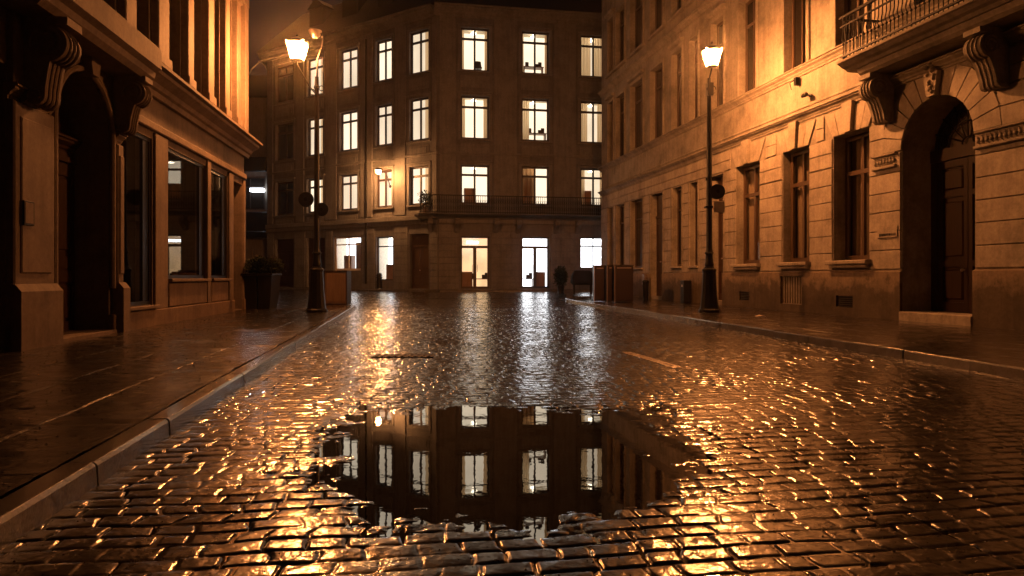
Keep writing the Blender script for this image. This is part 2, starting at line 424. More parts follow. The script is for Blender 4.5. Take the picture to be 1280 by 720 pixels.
def stones(X, Y):
    a = X*SD.y-Y*SD.x; b = X*SD.x+Y*SD.y
    RW, SL = .125, .190
    wob = (fbm(a*.7, b*.7, 2, 40)-.5)*.10+(vn(a*5, b*5, 44)-.5)*.022
    bb = (b+wob)/RW; i = np.floor(bb); fy = bb-i
    off = hsh(i, i*0+3, 5); ls = SL*(.85+.4*hsh(i, i*0, 8))
    aa = (a+(vn(b*9, a*2, 11)-.5)*.05)/ls+off; j = np.floor(aa)
    # jittered joint positions
    j0 = (hsh(j, i, 12)-.5)*.34; j1 = (hsh(j+1, i, 12)-.5)*.34
    fa = aa-j
    sh = fa < j0; j = np.where(sh, j-1, j); j0n = (hsh(j, i, 12)-.5)*.34; j1n = (hsh(j+1, i, 12)-.5)*.34; fa = aa-j
    sh = fa > 1+j1n; j = np.where(sh, j+1, j); j0 = (hsh(j, i, 12)-.5)*.34; j1 = (hsh(j+1, i, 12)-.5)*.34; fa = aa-j
    w_ = 1+j1-j0; fx = (fa-j0)/w_
    dx = np.minimum(fx, 1-fx)*w_*ls; dy = np.minimum(fy, 1-fy)*RW
    # rounded corner edge distance
    jw = .0045+.006*hsh(j, i, 30)
    ex = np.maximum(.009-(dx-jw), 0)*1.6; ey = np.maximum(.014-(dy-jw), 0)*1.1; e = np.sqrt(ex*ex+ey*ey)
    edge = -np.minimum(e/.016, 1.25)**2.2*.0050*(.25+.95*smooth(.32, .62, fbm(X*3.1, Y*2.3, 3, 90)))
    crown = .0012*(1-(2*fx-1)**2)*(1-(2*fy-1)**2)
    hr = (hsh(j, i, 1)-.5)*.0036; tx = (hsh(j, i, 2)-.5)*.005*(fx-.5)*ls*2; ty = (hsh(j, i, 4)-.5)*.022*(fy-.5)*RW*2
    mic = (fbm(X*26, Y*26, 3, 50)-.5)*.0021+(fbm(X*7, Y*7, 2, 55)-.5)*.0024
    return edge+crown+hr+tx+ty+mic, hsh(j, i, 77), smooth(.95, .4, e/.016)
def road_h(X, Y, noise_far=True):
    h, tone, top = stones(X, Y)
    low = (fbm(X*.9, Y*.9, 3, 60)-.5)*.012
    return gz(Y)+h+low-puddle_depth(X, Y), tone, top
m, nt, b = mat('wet_cobblestone'); M['cobble'] = m
at = N(nt, 'ShaderNodeVertexColor'); at.layer_name = 'tone'; sp = N(nt, 'ShaderNodeSeparateColor'); nt.links.new(at.outputs[0], sp.inputs[0])
v = coord(nt)
c1 = ramp(nt, sp.outputs[0], [(0, (.016, .013, .012)), (.5, (.028, .023, .020)), (1, (.055, .045, .038))])
c2 = ramp(nt, sp.outputs[1], [(0, .25), (1, 1.0)])
o_ = mul(nt, mul(nt, c1, c2), ramp(nt, noise(nt, v, 30, 5, .7), [(.3, .6), (.7, 1.1)]))
nt.links.new(o_, b.inputs['Base Color'])
rg = ramp(nt, noise(nt, v, 5, 5, .7), [(.3, .08), (.55, .13), (.8, .22)]); nt.links.new(rg, b.inputs['Coat Roughness']); b.inputs['Coat Weight'].default_value = 1; b.inputs['Coat IOR'].default_value = 1.5
rg = ramp(nt, noise(nt, v, 9, 5, .7), [(.3, .26), (.6, .36), (.8, .5)]); rm_ = N(nt, 'ShaderNodeMix'); nt.links.new(sp.outputs[2], rm_.inputs[0]); nt.links.new(rg, rm_.inputs[2]); rm_.inputs[3].default_value = .12; nt.links.new(rm_.outputs[0], b.inputs['Roughness'])
b.inputs['IOR'].default_value = 1.4; b.inputs['Specular IOR Level'].default_value = .2
wet = ramp(nt, noise(nt, v, 3.2, 4, .6), [(.36, .35), (.55, 1.0)])
bn = N(nt, 'ShaderNodeBump'); bn.inputs['Distance'].default_value = .0078; 
inv = N(nt, 'ShaderNodeMath', operation='MULTIPLY_ADD'); nt.links.new(sp.outputs[2], inv.inputs[0]); inv.inputs[1].default_value = -.5; inv.inputs[2].default_value = 1.0
wm_ = N(nt, 'ShaderNodeMath', operation='MULTIPLY'); nt.links.new(inv.outputs[0], wm_.inputs[0]); nt.links.new(wet, wm_.inputs[1])
nt.links.new(wm_.outputs[0], bn.inputs['Strength']); nt.links.new(noise(nt, v, 13, 4, .52), bn.inputs['Height'])
bump(nt, noise(nt, v, 210, 2, .6), b, .4, .0005, bn.outputs[0]); nt.links.new(b.inputs['Normal'].links[0].from_socket, b.inputs['Coat Normal'])
Yv = ys(1.45, 46, .55, .0065, .033); t_ = np.linspace(0, 1, 960)
xL = np.maximum(-(.8*Yv+1.0), kl(Yv)-.02); xL = np.where(Yv > 24.3, -(.8*Yv+1.0), xL)
xR = np.minimum(.8*Yv+1.0, kr(Yv)+.02); xR = np.where(Yv > 31.2, 14, xR)
xL = np.where(Yv > 24.3, np.maximum(xL, -24), xL)
XX = xL[:, None]+(xR-xL)[:, None]*t_[None, :]; YY = np.repeat(Yv[:, None], len(t_), 1)
ZZ, T1, T2 = road_h(XX, YY)
road = grid_obj('road', XX, YY, ZZ, M['cobble'], (T1, T2, smooth(.001, .009, puddle_depth(XX, YY))))
# coarse road behind and beside what the camera sees
Yb = np.linspace(-14, 1.46, 420); tb = np.linspace(0, 1, 260)
XX = (kl(Yb)-.02)[:, None]+(kr(Yb)-kl(Yb)+.04)[:, None]*tb[None, :]; YY = np.repeat(Yb[:, None], len(tb), 1); ZZ, T1, T2 = road_h(XX, YY)
grid_obj('road_behind', XX, YY, ZZ, M['cobble'], (T1, T2))
# side triangles of the near road that fall outside the view fan
for nm, f0, f1 in (('road_side', lambda y: kl(y)-.02, lambda y: -(.8*y+1.0)+.0), ('road_side_right', lambda y: .8*y+1.0, lambda y: kr(y)+.02)):
    Ys = np.linspace(1.45, 6.2, 150); A = f0(Ys); B = np.maximum(f1(Ys), A); tb = np.linspace(0, 1, 80)
    XX = A[:, None]+(B-A)[:, None]*tb[None, :]; YY = np.repeat(Ys[:, None], len(tb), 1); ZZ, T1, T2 = road_h(XX, YY)
    grid_obj(nm, XX, YY, ZZ, M['cobble'], (T1, T2))
g = MB(); n = 60
for k in range(n):
    y0, y1 = -80+200*k/n, -80+200*(k+1)/n
    g.add([(-150, y0, float(gz(y0))-.09), (150, y0, float(gz(y0))-.09), (150, y1, float(gz(y1))-.09), (-150, y1, float(gz(y1))-.09)], [(0, 1, 2, 3)])
M['asphalt'] = plain('wet_ground', (.035, .03, .026), .35, bs=.4)
tag(g.build('ground', M['asphalt']), kind='structure')
# water: one level sheet; the paving that stands above it hides it
m, nt, b = mat('puddle_water'); M['water'] = m
b.inputs['Base Color'].default_value = (.006, .005, .004, 1); b.inputs['Roughness'].default_value = .012; b.inputs['IOR'].default_value = 1.85
vw = coord(nt); bump(nt, noise(nt, vw, 9.0, 3, .5), b, .07, .004)
wm = MB(); wm.add([(kl(1.5)+.0, 1.5, -.0075), (kr(1.5), 1.5, -.0075), (kr(9), 9, -.0075), (kl(9), 9, -.0075)], [(0, 1, 2, 3)])
tag(wm.build('puddle_water', M['water']), kind='structure')
# pavements ---------------------------------------------------------
m, nt, b = mat('wet_paving_slab'); M['slab'] = m; b.inputs['IOR'].default_value = 1.42; b.inputs['Specular IOR Level'].default_value = .4
at = N(nt, 'ShaderNodeVertexColor'); at.layer_name = 'tone'; sp = N(nt, 'ShaderNodeSeparateColor'); nt.links.new(at.outputs[0], sp.inputs[0])
v = coord(nt)
c1 = ramp(nt, sp.outputs[0], [(0, (.022, .017, .015)), (1, (.05, .040, .033))]); c2 = ramp(nt, sp.outputs[1], [(0, .2), (1, 1.0)])
nt.links.new(mul(nt, mul(nt, c1, c2), ramp(nt, noise(nt, v, 18, 5, .7), [(.3, .6), (.7, 1.1)])), b.inputs['Base Color'])
rg = ramp(nt, noise(nt, v, 1.4, 5, .65), [(.35, .03), (.5, .10), (.7, .26)]); nt.links.new(rg, b.inputs['Coat Roughness']); b.inputs['Coat Weight'].default_value = 1; b.inputs['Roughness'].default_value = .36
wet = ramp(nt, noise(nt, v, 1.6, 5, .65), [(.40, .12), (.60, 1.0)])
bn = N(nt, 'ShaderNodeBump'); bn.inputs['Distance'].default_value = .014; nt.links.new(wet, bn.inputs['Strength']); nt.links.new(noise(nt, v, 9, 5, .52), bn.inputs['Height'])
bump(nt, noise(nt, v, 110, 3, .6), b, .8, .0016, bn.outputs[0]); nt.links.new(b.inputs['Normal'].links[0].from_socket, b.inputs['Coat Normal'])
def slabs(X, Y, off, side):
    """off = distance from the kerb; long edge slabs first, then slabs laid across"""
    bnd = off < .62
    bl = Y+off*.15
    L = np.where(bnd, 1.25, .62); row = np.where(bnd, 0, 1+np.floor((off-.62)/.75)); fo = np.where(bnd, off/.62, ((off-.62)/.75) % 1)
    q = bl/L+np.where(bnd, .3, .5*(row % 2)+.13*row); k = np.floor(q); fq = q-k
    d = np.minimum(np.minimum(fq, 1-fq)*L, np.minimum(fo, 1-fo)*np.where(bnd, .62, .75))
    d = np.where(bnd & (fo < .5), np.minimum(fq, 1-fq)*L, d); dq = np.minimum(fq, 1-fq)*L; jn = -np.where(dq <= d+1e-9, .011, .006)*np.exp(-(d/.013)**2)
    h = (hsh(k, row, side)-.5)*.005+(fq-.5)*(hsh(k, row, side+1)-.5)*.014+(fo-.5)*(hsh(k, row, side+2)-.5)*.014
    return jn+h+(fbm(X*1.4, Y*1.4, 4, side)-.5)*.014+(fbm(X*20, Y*20, 3, side+9)-.5)*.0030+(fbm(X*3, Y*8, 3, side+19)-.5)*.013, hsh(k, row, side+4), 1-np.exp(-(d/.018)**2)
KW = .15; KH = .12
def a_line(y): return -5.55-.125*y
def d_line(y): return 11.7-.188*y
YC = 24.3
def left_edge(y):        # road edge of the left pavement incl. corner rounding
    r = 1.1; t = np.clip((y-(YC-r))/r, 0, 1); return kl(y)-r*(1-np.sqrt(np.maximum(0, 1-t*t)))
YD = 31.2
def right_edge(y):
    r = 1.6; t = np.clip((y-(YD-r))/r, 0, 1); return kr(y)+r*(1-np.sqrt(np.maximum(0, 1-t*t)))
for nm, y0, y1, ny, seed in (('pavement_left', -14, YC-.15, 0, 200), ('pavement_right', -14, YD-.15, 0, 300)):
    Yp = np.concatenate([np.linspace(y0, 2.0, 60), ys(2.05, y1, 1.0, .01, .05)]); Yp = np.minimum(Yp, y1)
    t_ = np.linspace(0, 1, 330); L = nm.endswith('left')
    e = (left_edge(np.minimum(Yp+.15, YC))-KW) if L else (right_edge(np.minimum(Yp+.15, YD))+KW)
    wl_ = (a_line(Yp)-.12) if L else (d_line(Yp)+.12)
    if L: wl_ = np.where(Yp > 20.7, -24, wl_)
    OFF = (wl_-e)[:, None]*(t_**1.3)[None, :]; XX = e[:, None]+OFF; YY = np.repeat(Yp[:, None], len(t_), 1)
    h, T1, T2 = slabs(XX, YY, np.abs(OFF), seed)
    o = grid_obj(nm, XX if not L else XX[:, ::-1], YY, (gz(YY)+KH+h) if not L else (gz(YY)+KH+h)[:, ::-1], M['slab'], (T1 if not L else T1[:, ::-1], T2 if not L else T2[:, ::-1]))
def kerb(name, pts, sgn):
    """kerb stones along a polyline of road-edge points; sgn: side of the pavement"""
    mb = MB(); P = [Vector((x, y, 0)) for x, y in pts]
    for a, b_ in zip(P[:-1], P[1:]):
        d = b_-a; ln = d.length; k = max(1, round(ln/1.1)); d.normalize(); n_ = Vector((-d.y, d.x, 0))*sgn
        for i in range(k):
            p, q = a+d*(ln*i/k+.004), a+d*(ln*(i+1)/k-.004); j1, j2 = random.uniform(-.006, .006), random.uniform(-.004, .004)
            def pt(pp, off, z): return pp+n_*(off+j1)+Vector((0, 0, float(gz(pp.y))+z+j2))
            c = .018
            A = [pt(p, -.012, -.12), pt(p, 0, KH-c), pt(p, c, KH+.003), pt(p, KW, KH+.003), pt(p, KW, -.12)]
            B = [pt(q, -.012, -.12), pt(q, 0, KH-c), pt(q, c, KH+.003), pt(q, KW, KH+.003), pt(q, KW, -.12)]
            mb.add(A+B, [(0, 1, 6, 5), (1, 2, 7, 6), (2, 3, 8, 7), (3, 4, 9, 8), (0, 4, 3, 2, 1), (5, 6, 7, 8, 9)])
    return tag(mb.build(name, M['kerb'], bevel=.006), kind='structure')
yl = list(np.arange(-14, YC-1.1, 1.1))+[YC-1.1]+[YC-1.1+1.1*math.sin(R(a)) for a in (20, 40, 60, 75, 90)]
kerb('kerb_left', [(float(left_edge(y)), y) for y in yl]+[(-9, YC), (-24, YC)], 1)
yr = list(np.arange(-14, YD-1.6, 1.1))+[YD-1.6]+[YD-1.6+1.6*math.sin(R(a)) for a in (15, 30, 45, 60, 75, 90)]
kerb('kerb_right', [(float(right_edge(y)), y) for y in yr]+[(14, YD)], -1)
# worn orange centre-line paint following the setts
m, nt, b = mat('worn_road_paint'); M['paint'] = m
b.inputs['Base Color'].default_value = (.42, .33, .24, 1); b.inputs['Roughness'].default_value = .4
tr = N(nt, 'ShaderNodeBsdfTransparent'); mi = N(nt, 'ShaderNodeMixShader'); out = nt.nodes['Material Output']
nt.links.new(ramp(nt, noise(nt, coord(nt), 16, 5, .7), [(.40, 0), (.5, 1)]), mi.inputs[0]); nt.links.new(tr.outputs[0], mi.inputs[1]); nt.links.new(b.outputs[0], mi.inputs[2]); nt.links.new(mi.outputs[0], out.inputs[0])
def ground_pt(u, v, k=0):
    y = FPX*(CAM_Z-k)/(v-HZ); return (u-640)/FPX*y, y
p0, p1 = Vector((*ground_pt(783, 440), 0)), Vector((*ground_pt(848, 460), 0))
n_, tt = 90, np.linspace(0, 1, 90); ss = np.linspace(-.05, .05, 8); dv = (p1-p0); pv = Vector((dv.y, -dv.x, 0)).normalized()
XX = p0.x+dv.x*tt[:, None]+pv.x*ss[None, :]*1.4; YY = p0.y+dv.y*tt[:, None]+pv.y*ss[None, :]*1.4
h, _, _ = road_h(XX, YY); grid_obj('road_marking', XX, YY, h+.003, M['paint'])
# ================================================================== CORNER BUILDING (C)
CY = 38.0; CX = (548-640)/FPX*CY
FR = Frame((CX, CY), (5.72, 1), False)      # facade facing the street
FL = Frame((CX, CY), (-1.53, 1), True)      # facade running off to the left
if FR.n.y > 0: FR.n = -FR.n
if FL.n.y > 0: FL.n = -FL.n
ZB = .385
def zc(v): return CAM_Z+(HZ-v)/FPX*CY        # height read at the corner edge
rows = [(zc(254)+.0, zc(205)), (zc(172), zc(118.)), (zc(86), zc(32))]
Z_TOP = zc(20); Z_CORN = zc(7)
LR = FR.S(790)+6; LL = FL.S(334)
C = thing('corner_building', (CX, CY, ZB), 'four storey stone corner building with lit windows facing the street', 'building')
def cols(F, us): return [(F.S(a), F.S(b)) if F.S(a) < F.S(b) else (F.S(b), F.S(a)) for a, b in us]
colsR = cols(FR, [(576, 613), (652, 688), (727, 757)]); wR = colsR[0][1]-colsR[0][0]
pitch = colsR[1][0]-colsR[0][0]; colsR = [(colsR[0][0]+pitch*k, colsR[0][0]+pitch*k+1.6) for k in range(5)]
colsL = cols(FL, [(512, 536), (470, 490), (425, 447), (384, 404), (345, 367)])
zr = lambda v, u, F: F.sz(u, v)[1]
gfR = [(colsR[0][0], colsR[0][1]+.02, ZB+.05, zc(295)), (colsR[1][0], colsR[1][1]+.02, ZB+.05, zc(295)), (colsR[2][0], colsR[2][1], zc(335), zc(295)), (colsR[3][0], colsR[3][1], zc(335), zc(295))]
gl = cols(FL, [(512, 536), (470, 491), (417, 451), (383, 406), (344, 367)])
gfL = [(gl[0][0], gl[0][1], ZB+.04, zc(291)), (gl[1][0], gl[1][1], ZB+.5, zc(293)), (gl[2][0], gl[2][1], ZB+1.1, zc(290)), (gl[3][0], gl[3][1], ZB+.04, zc(290)), (gl[4][0], gl[4][1], ZB+.04, zc(290))]
hR = [(a, b, z0, z1) for a, b in colsR for z0, z1 in rows]+gfR; hL = [(a, b, z0, z1) for a, b in colsL for z0, z1 in rows]+gfL
wb = MB(); wall(wb, FR, 0, LR, ZB-.6, Z_CORN-.02, hR, 0, .28); wall(wb, FL, 0, LL, ZB-.6, Z_CORN-.02, hL, 0, .28)
pe1, pe2 = FR.P(LR, 0), FL.P(LL, 0)
bk1, bk2 = FR.P(LR, 0, -12), pe2+Vector((-3, 14, 0))
for a, b in ((pe1, bk1), (bk1, bk2), (bk2, pe2)):
    wb.add([a+Vector((0, 0, ZB-.6)), b+Vector((0, 0, ZB-.6)), b+Vector((0, 0, Z_CORN-.02)), a+Vector((0, 0, Z_CORN-.02))], [(0, 1, 2, 3)])
wb.build('wall', M['c_stone'], C)
tb = MB()
for F, L_, cs in ((FR, LR, colsR), (FL, LL, colsL)):
    cornice(tb, F, -.25 if F is FR else .18, L_+.3, Z_TOP, Z_CORN, .55)
    tb.chbox(F, .02, L_, zc(279), zc(272), 0, .10, .02)         # string course over ground floor
    tb.chbox(F, .02, L_, zc(276)+.1, zc(270)+.1, .0, .18, .02)
    tb.chbox(F, .02, L_, zc(192), zc(189), 0, .09, .02)
    edges = [0.02]+[x for a, b in cs for x in (a, b)]
    # giant pilasters between the bays, above the ground floor
    bays = sorted(cs)
    gaps = [(0.02, bays[0][0]-.22)]+[(bays[i][1]+.22, bays[i+1][0]-.22) for i in range(len(bays)-1)]+[(bays[-1][1]+.22, min(L_, bays[-1][1]+1.2))]
    for a, b in gaps:
        if b-a > .3:
            tb.chbox(F, a+.06, b-.06, zc(268)+.1, zc(192), 0, .07, .015); tb.chbox(F, a+.06, b-.06, zc(189), Z_TOP, 0, .07, .015)
    for a, b in bays:     # architraves, sills and recessed apron panels
        for z0, z1 in rows:
            tb.chbox(F, a-.16, a-.0, z0-.02, z1+.14, .0, .05, .012); tb.chbox(F, b+.0, b+.16, z0-.02, z1+.14, 0, .05, .012)
            tb.chbox(F, a, b, z1+.0, z1+.14, 0, .05, .012); tb.chbox(F, a-.2, b+.2, z1+.14, z1+.22, 0, .12, .012)
            tb.chbox(F, a-.18, b+.18, z0-.12, z0-.02, 0, .13, .012)
            if z0 > rows[0][0]+.5 or F is FL:
                tb.chbox(F, a-.02, b+.02, z0-.95, z0-.28, 0, .03, .012)
                tb.chbox(F, a+.12, b-.12, z0-.83, z0-.4, .03, .055, .012)
tb.build('trim', M['c_trim'], C)
rb = MB()
spR = subtract(.02, LR, [(a-.1, b+.1) for a, b, *_ in gfR]); spL = subtract(.02, LL, [(a-.1, b+.1) for a, b, *_ in gfL])
courses(rb, FR, spR, ZB, zc(281), .36, .045, .03, vj=.9); courses(rb, FL, spL, ZB, zc(281), .36, .045, .03, vj=.9)
rb.build('rusticated_base', M['c_trim'], C)
lits = ['lit_warm', 'lit_warm', 'lit_cream', 'lit_warm', 'lit_cream']
for ci, (a, b) in enumerate(colsR):
    for ri, (z0, z1) in enumerate(rows):
        cu = {(0, 1): .16, (0, 2): .12, (1, 2): .1, (1, 1): -.3, (2, 2): .42, (2, 1): .3, (1, 0): -.5, (2, 0): .2}.get((ci, ri), .0)
        window(C, FR, a, b, z0, z1, -.14, M['cframe'], lit=M['lit_warm'] if ci < 2 else M['lit_cream'], trans=.75, fw=.09, bw=.1, curtain=cu, room=1.1,
               cm=M['curtain_brown'] if (ci, ri) == (1, 0) else None)
for ci, (a, b) in enumerate(colsL):
    for ri, (z0, z1) in enumerate(rows):
        dark = ci == 4
        window(C, FL, a, b, z0, z1, -.14, M['cframe'], lit=None if dark else M['lit_cream' if (ci+ri) % 3 else 'lit_warm'], trans=.75, fw=.10, bw=.1, curtain=0 if dark else -.36 if ci in (0, 3) else 0,
               room=.4, label='unlit dark window' if dark else None)
def shopdoor(par, F, a, b, z0, z1, fm, lit, trans=.80, room=1.6, kick=.12, lab=None):
    w_ = MB(); fw = .09; o = -.16; th = .08; zt = z0+(z1-z0)*trans; c = (a+b)/2
    w_.fbox(F, a, a+fw, z0, z1, o-th, o); w_.fbox(F, b-fw, b, z0, z1, o-th, o); w_.fbox(F, a+fw, b-fw, z1-fw, z1, o-th, o); w_.fbox(F, a+fw, b-fw, zt-.07, zt+.07, o-th, o+.01)
    w_.fbox(F, c-.09, c+.09, z0, zt-.07, o-th, o+.005); w_.fbox(F, a+fw, c-.09, z0, z0+kick, o-th, o); w_.fbox(F, c+.09, b-fw, z0, z0+kick, o-th, o)
    d = w_.build('door', fm, par)
    if lab: d['label'] = lab
    p = MB(); q = o-.04; p.add([F.P(a+.01, z0+.01, q), F.P(b-.01, z0+.01, q), F.P(b-.01, z1-.01, q), F.P(a+.01, z1-.01, q)], [(0, 1, 2, 3)]); p.build('pane', M['glass'], d)
    h = MB()
    for sg in (-1, 1): h.tube([F.P(c+sg*.14, z0+.95, o), F.P(c+sg*.14, z0+.95, o+.06), F.P(c+sg*.14, z0+1.35, o+.06), F.P(c+sg*.14, z0+1.35, o)], .012, 6)
    h.build('handle', M['metal'], d)
    e = MB(); q = o-room; e.add([F.P(a-.4, z0, q), F.P(b+.4, z0, q), F.P(b+.4, z1+.1, q), F.P(a-.4, z1+.1, q)], [(0, 1, 2, 3)]); e.build('lit_room_wall', lit, d)
    e = MB(); f0 = o-th-.01; cc = [(a-.4, z0), (b+.4, z0), (b+.4, z1+.1), (a-.4, z1+.1)]
    for i in range(4):
        (x0, y0), (x1, y1) = cc[i], cc[(i+1) % 4]; e.add([F.P(x0, y0, f0), F.P(x1, y1, f0), F.P(x1, y1, q+.005), F.P(x0, y0, q+.005)], [(0, 1, 2, 3)])
    e.build('room_lining', M['plaster'], d)
    return d
d1 = shopdoor(C, FR, *gfR[0], M['brownwood'], M['lit_shop'], lab='glazed wooden double door of warm lit shop')
lf = MB(); lf.fbox(FR, gfR[0][0]+.45, gfR[0][0]+1.1, zc(303), zc(300), -1.2, -1.0); lf.build('ceiling_light', M['tube'], d1)
shopdoor(C, FR, *gfR[1], plain('blue_grey_door_paint', (.05, .06, .09), .4), M['lit_white'], trans=.80, lab='glazed door of bright white shop')
for k in (2, 3): window(C, FR, *gfR[k], -.16, M['cframe'], lit=M['lit_white'], trans=.72, mull=1, room=1.4, fw=.06)
# left facade ground floor
def leafdoor(par, F, a, b, z0, z1, o, m_, leaves=2, top=.78, th=.07, panes=False, lab=None):
    w_ = MB(); zt = z0+(z1-z0)*top; w_.fbox(F, a, b, z0, z1, o-th, o-.03); ww = (b-a)/leaves
    w_.fbox(F, a, b, zt-.05, zt+.05, o-.03, o+.03)
    for k in range(leaves):
        x0, x1 = a+ww*k+.01, a+ww*(k+1)-.01
        for (p0, p1, q0, q1) in ((x0, x0+.09, z0, zt-.05), (x1-.09, x1, z0, zt-.05)): w_.fbox(F, p0, p1, q0, q1, o-.03, o)
        for f in (0, .3, .38, .92):
            q0 = z0+(zt-.05-z0)*f; w_.fbox(F, x0+.09, x1-.09, q0, q0+(zt-z0)*.07, o-.03, o-.001)
        w_.chbox(F, x0+.13, x1-.13, z0+(zt-z0)*.09, z0+(zt-z0)*.28, o-.03, o-.008, .012)
        w_.chbox(F, x0+.13, x1-.13, z0+(zt-z0)*.48, z0+(zt-z0)*.89, o-.03, o-.008, .012)
    w_.fbox(F, a+.08, b-.08, zt+.12, z1-.08, o-.03, o-.005)
    d = w_.build('door', m_, par)
    if lab: d['label'] = lab
    h = MB(); c = (a+b)/2; h.lathe(F.P(c+.06, z0+(zt-z0)*.43, o), [(.012, 0), (.012, .04), (.03, .05), (.034, .07), (.02, .085)], 10, F.n); h.build('handle', M['metal'], d)
    return d
leafdoor(C, FL, *gfL[0], -.2, M['brownwood'], lab='brown wooden double door')
leafdoor(C, FL, *gfL[3], -.2, M['darkwood'], lab='dark wooden door')
leafdoor(C, FL, *gfL[4], -.2, M['darkwood'], lab='dark wooden shopfront door')
window(C, FL, *gfL[1], -.14, M['cframe'], lit=M['lit_white'], trans=.78, mull=0, room=1.2)
window(C, FL, *gfL[2], -.14, M['white'], lit=M['lit_white'], trans=.76, mull=1, room=1.2, fw=.12)
# roof: steep slate mansard with dormer bumps
ev = .5
def off_pt(F, s_, o_, z): return F.P(s_, z, o_)
crn = Vector((CX, CY, 0))+(FR.n+FL.n).normalized()*.55/max(.1, (FR.n+FL.n).normalized().dot(FR.n))
cin = Vector((CX, CY, 0))-(FR.n+FL.n).normalized()*1.5/(FR.n+FL.n).normalized().dot(FR.n)
ctp = Vector((CX, CY, 0))-(FR.n+FL.n).normalized()*5.5/(FR.n+FL.n).normalized().dot(FR.n)
zt0, zt1, zt2 = Z_CORN+.003, Z_CORN+2.6, Z_CORN+4.4
a0, a1, a2 = FR.P(LR+.3, zt0, .55), FR.P(LR-1.5, zt1, -1.5), FR.P(LR-5, zt2, -5.5)
l0, l1, l2 = FL.P(LL+.5, zt0, .55), FL.P(LL-2.2, zt1, -1.2), FL.P(LL-5, zt2, -5.2)
b0, b1 = FR.P(LR+.3, zt0, -12), FR.P(LR-1.5, zt1, -11); q0, q1 = Vector((bk2.x, bk2.y, zt0)), Vector((bk2.x+2, bk2.y-1.5, zt1))
def zz(p, z): return Vector((p.x, p.y, z))
rf = MB(); rf.add([a0, zz(crn, zt0), l0, q0, b0, a1, zz(cin, zt1), l1, q1, b1, a2, zz(ctp, zt2), l2],
    [(0, 1, 6, 5), (1, 2, 7, 6), (2, 3, 8, 7), (3, 4, 9, 8), (4, 0, 5, 9), (5, 6, 11, 10), (6, 7, 12, 11), (7, 8, 12), (8, 9, 10, 11, 12), (9, 5, 10), (0, 4, 3, 2, 1)])
rfo = rf.build('roof', M['roof'], C)
dm = MB()
for F, cs in ((FR, colsR), (FL, colsL)):
    for a, b in cs[:4]:
        dm.fbox(F, a+.1, b-.1, zt0+.2, zt0+2.1, -1.4, -.1)
        dm.elev(F, [(a-.05, zt0+2.1), (b+.05, zt0+2.1), ((a+b)/2, zt0+2.7)], -1.6, .0)
        dm.build('dormer', M['roof'], rfo); dm = MB()
# wrap balcony of the corner building
bz0, bz1 = zc(277)+.28, zc(270)+.28
BZ = zc(268)
sl = MB(); cornice(sl, FR, -1.15, LR-1, BZ-.25, BZ, 1.05, .02); sl.prof(FL, -.1, .95, [(0, BZ-.25), (.5, BZ-.25), (.95, BZ-.08), (.95, BZ), (0, BZ)])
bal = sl.build('balcony', M['c_trim'], C)
rl = MB(); s = -1.0
rl.fbox(FR, -1.05, LR-1.1, BZ+.95, BZ+1.0, .93, .99); rl.fbox(FR, -1.05, LR-1.1, BZ+.05, BZ+.085, .94, .98)
while s < LR-1.1:
    rl.tube([FR.P(s, BZ+.0, .96), FR.P(s, BZ+.96, .96)], .013, 5)
    for zz_ in (.3, .65):
        rl.tube([FR.P(s+.06+.04*math.cos(R(t)), BZ+zz_+.10*math.sin(R(t)), .96) for t in range(0, 361, 45)], .008, 4)
    s += .125
for k in range(7): rl.tube([FR.P(-1.02, BZ, .1+k*.13), FR.P(-1.02, BZ+.96, .1+k*.13)], .013, 5)
rl.fbox(FR, -1.05, -1.0, BZ+.95, BZ+1.0, .02, .93)
rl.build('railing', M['iron'], bal)
cb = MB()
for s in (-.6, colsR[0][0]-.35, colsR[0][1]+.25, colsR[1][0]-.35, colsR[1][1]+.25, colsR[2][0]-.35, colsR[2][1]+.25): cb = MB(); scroll(cb, FR, s, s+.22, BZ-.25, .75, .7, .03); cb.build('bracket', M['c_trim'], bal)
st = MB(); st.fbox(FR, gfR[0][0]-.3, gfR[0][1]+.3, ZB-.1, ZB+.05, .05, .5); st.build('doorstep', M['c_trim'], C); st = MB(); st.fbox(FR, gfR[1][0]-.3, gfR[1][1]+.3, ZB-.1, ZB+.05, .05, .5); st.build('doorstep', M['c_trim'], C)
dp = MB(); dp.tube([FL.P(.25+FL.S(463), zc(4)-1, .12), FL.P(.25+FL.S(463), ZB+.3, .12)], .055, 10)
dp.build('downpipe', M['iron'], C)
# pavement strip of the corner building
mb = MB()
def cst(F, L_, sg):
    n = 14
    for k in range(n):
        s0, s1 = (L_*k/n, L_*(k+1)/n)
        mb.chbox(F, s0, s1-.004, ZB-.35, ZB+random.uniform(-.003, .003), -.02, 1.15, .015)
cst(FR, LR, 1); cst(FL, LL, 1)
tag(mb.build('pavement_far', M['kerb']), kind='structure')
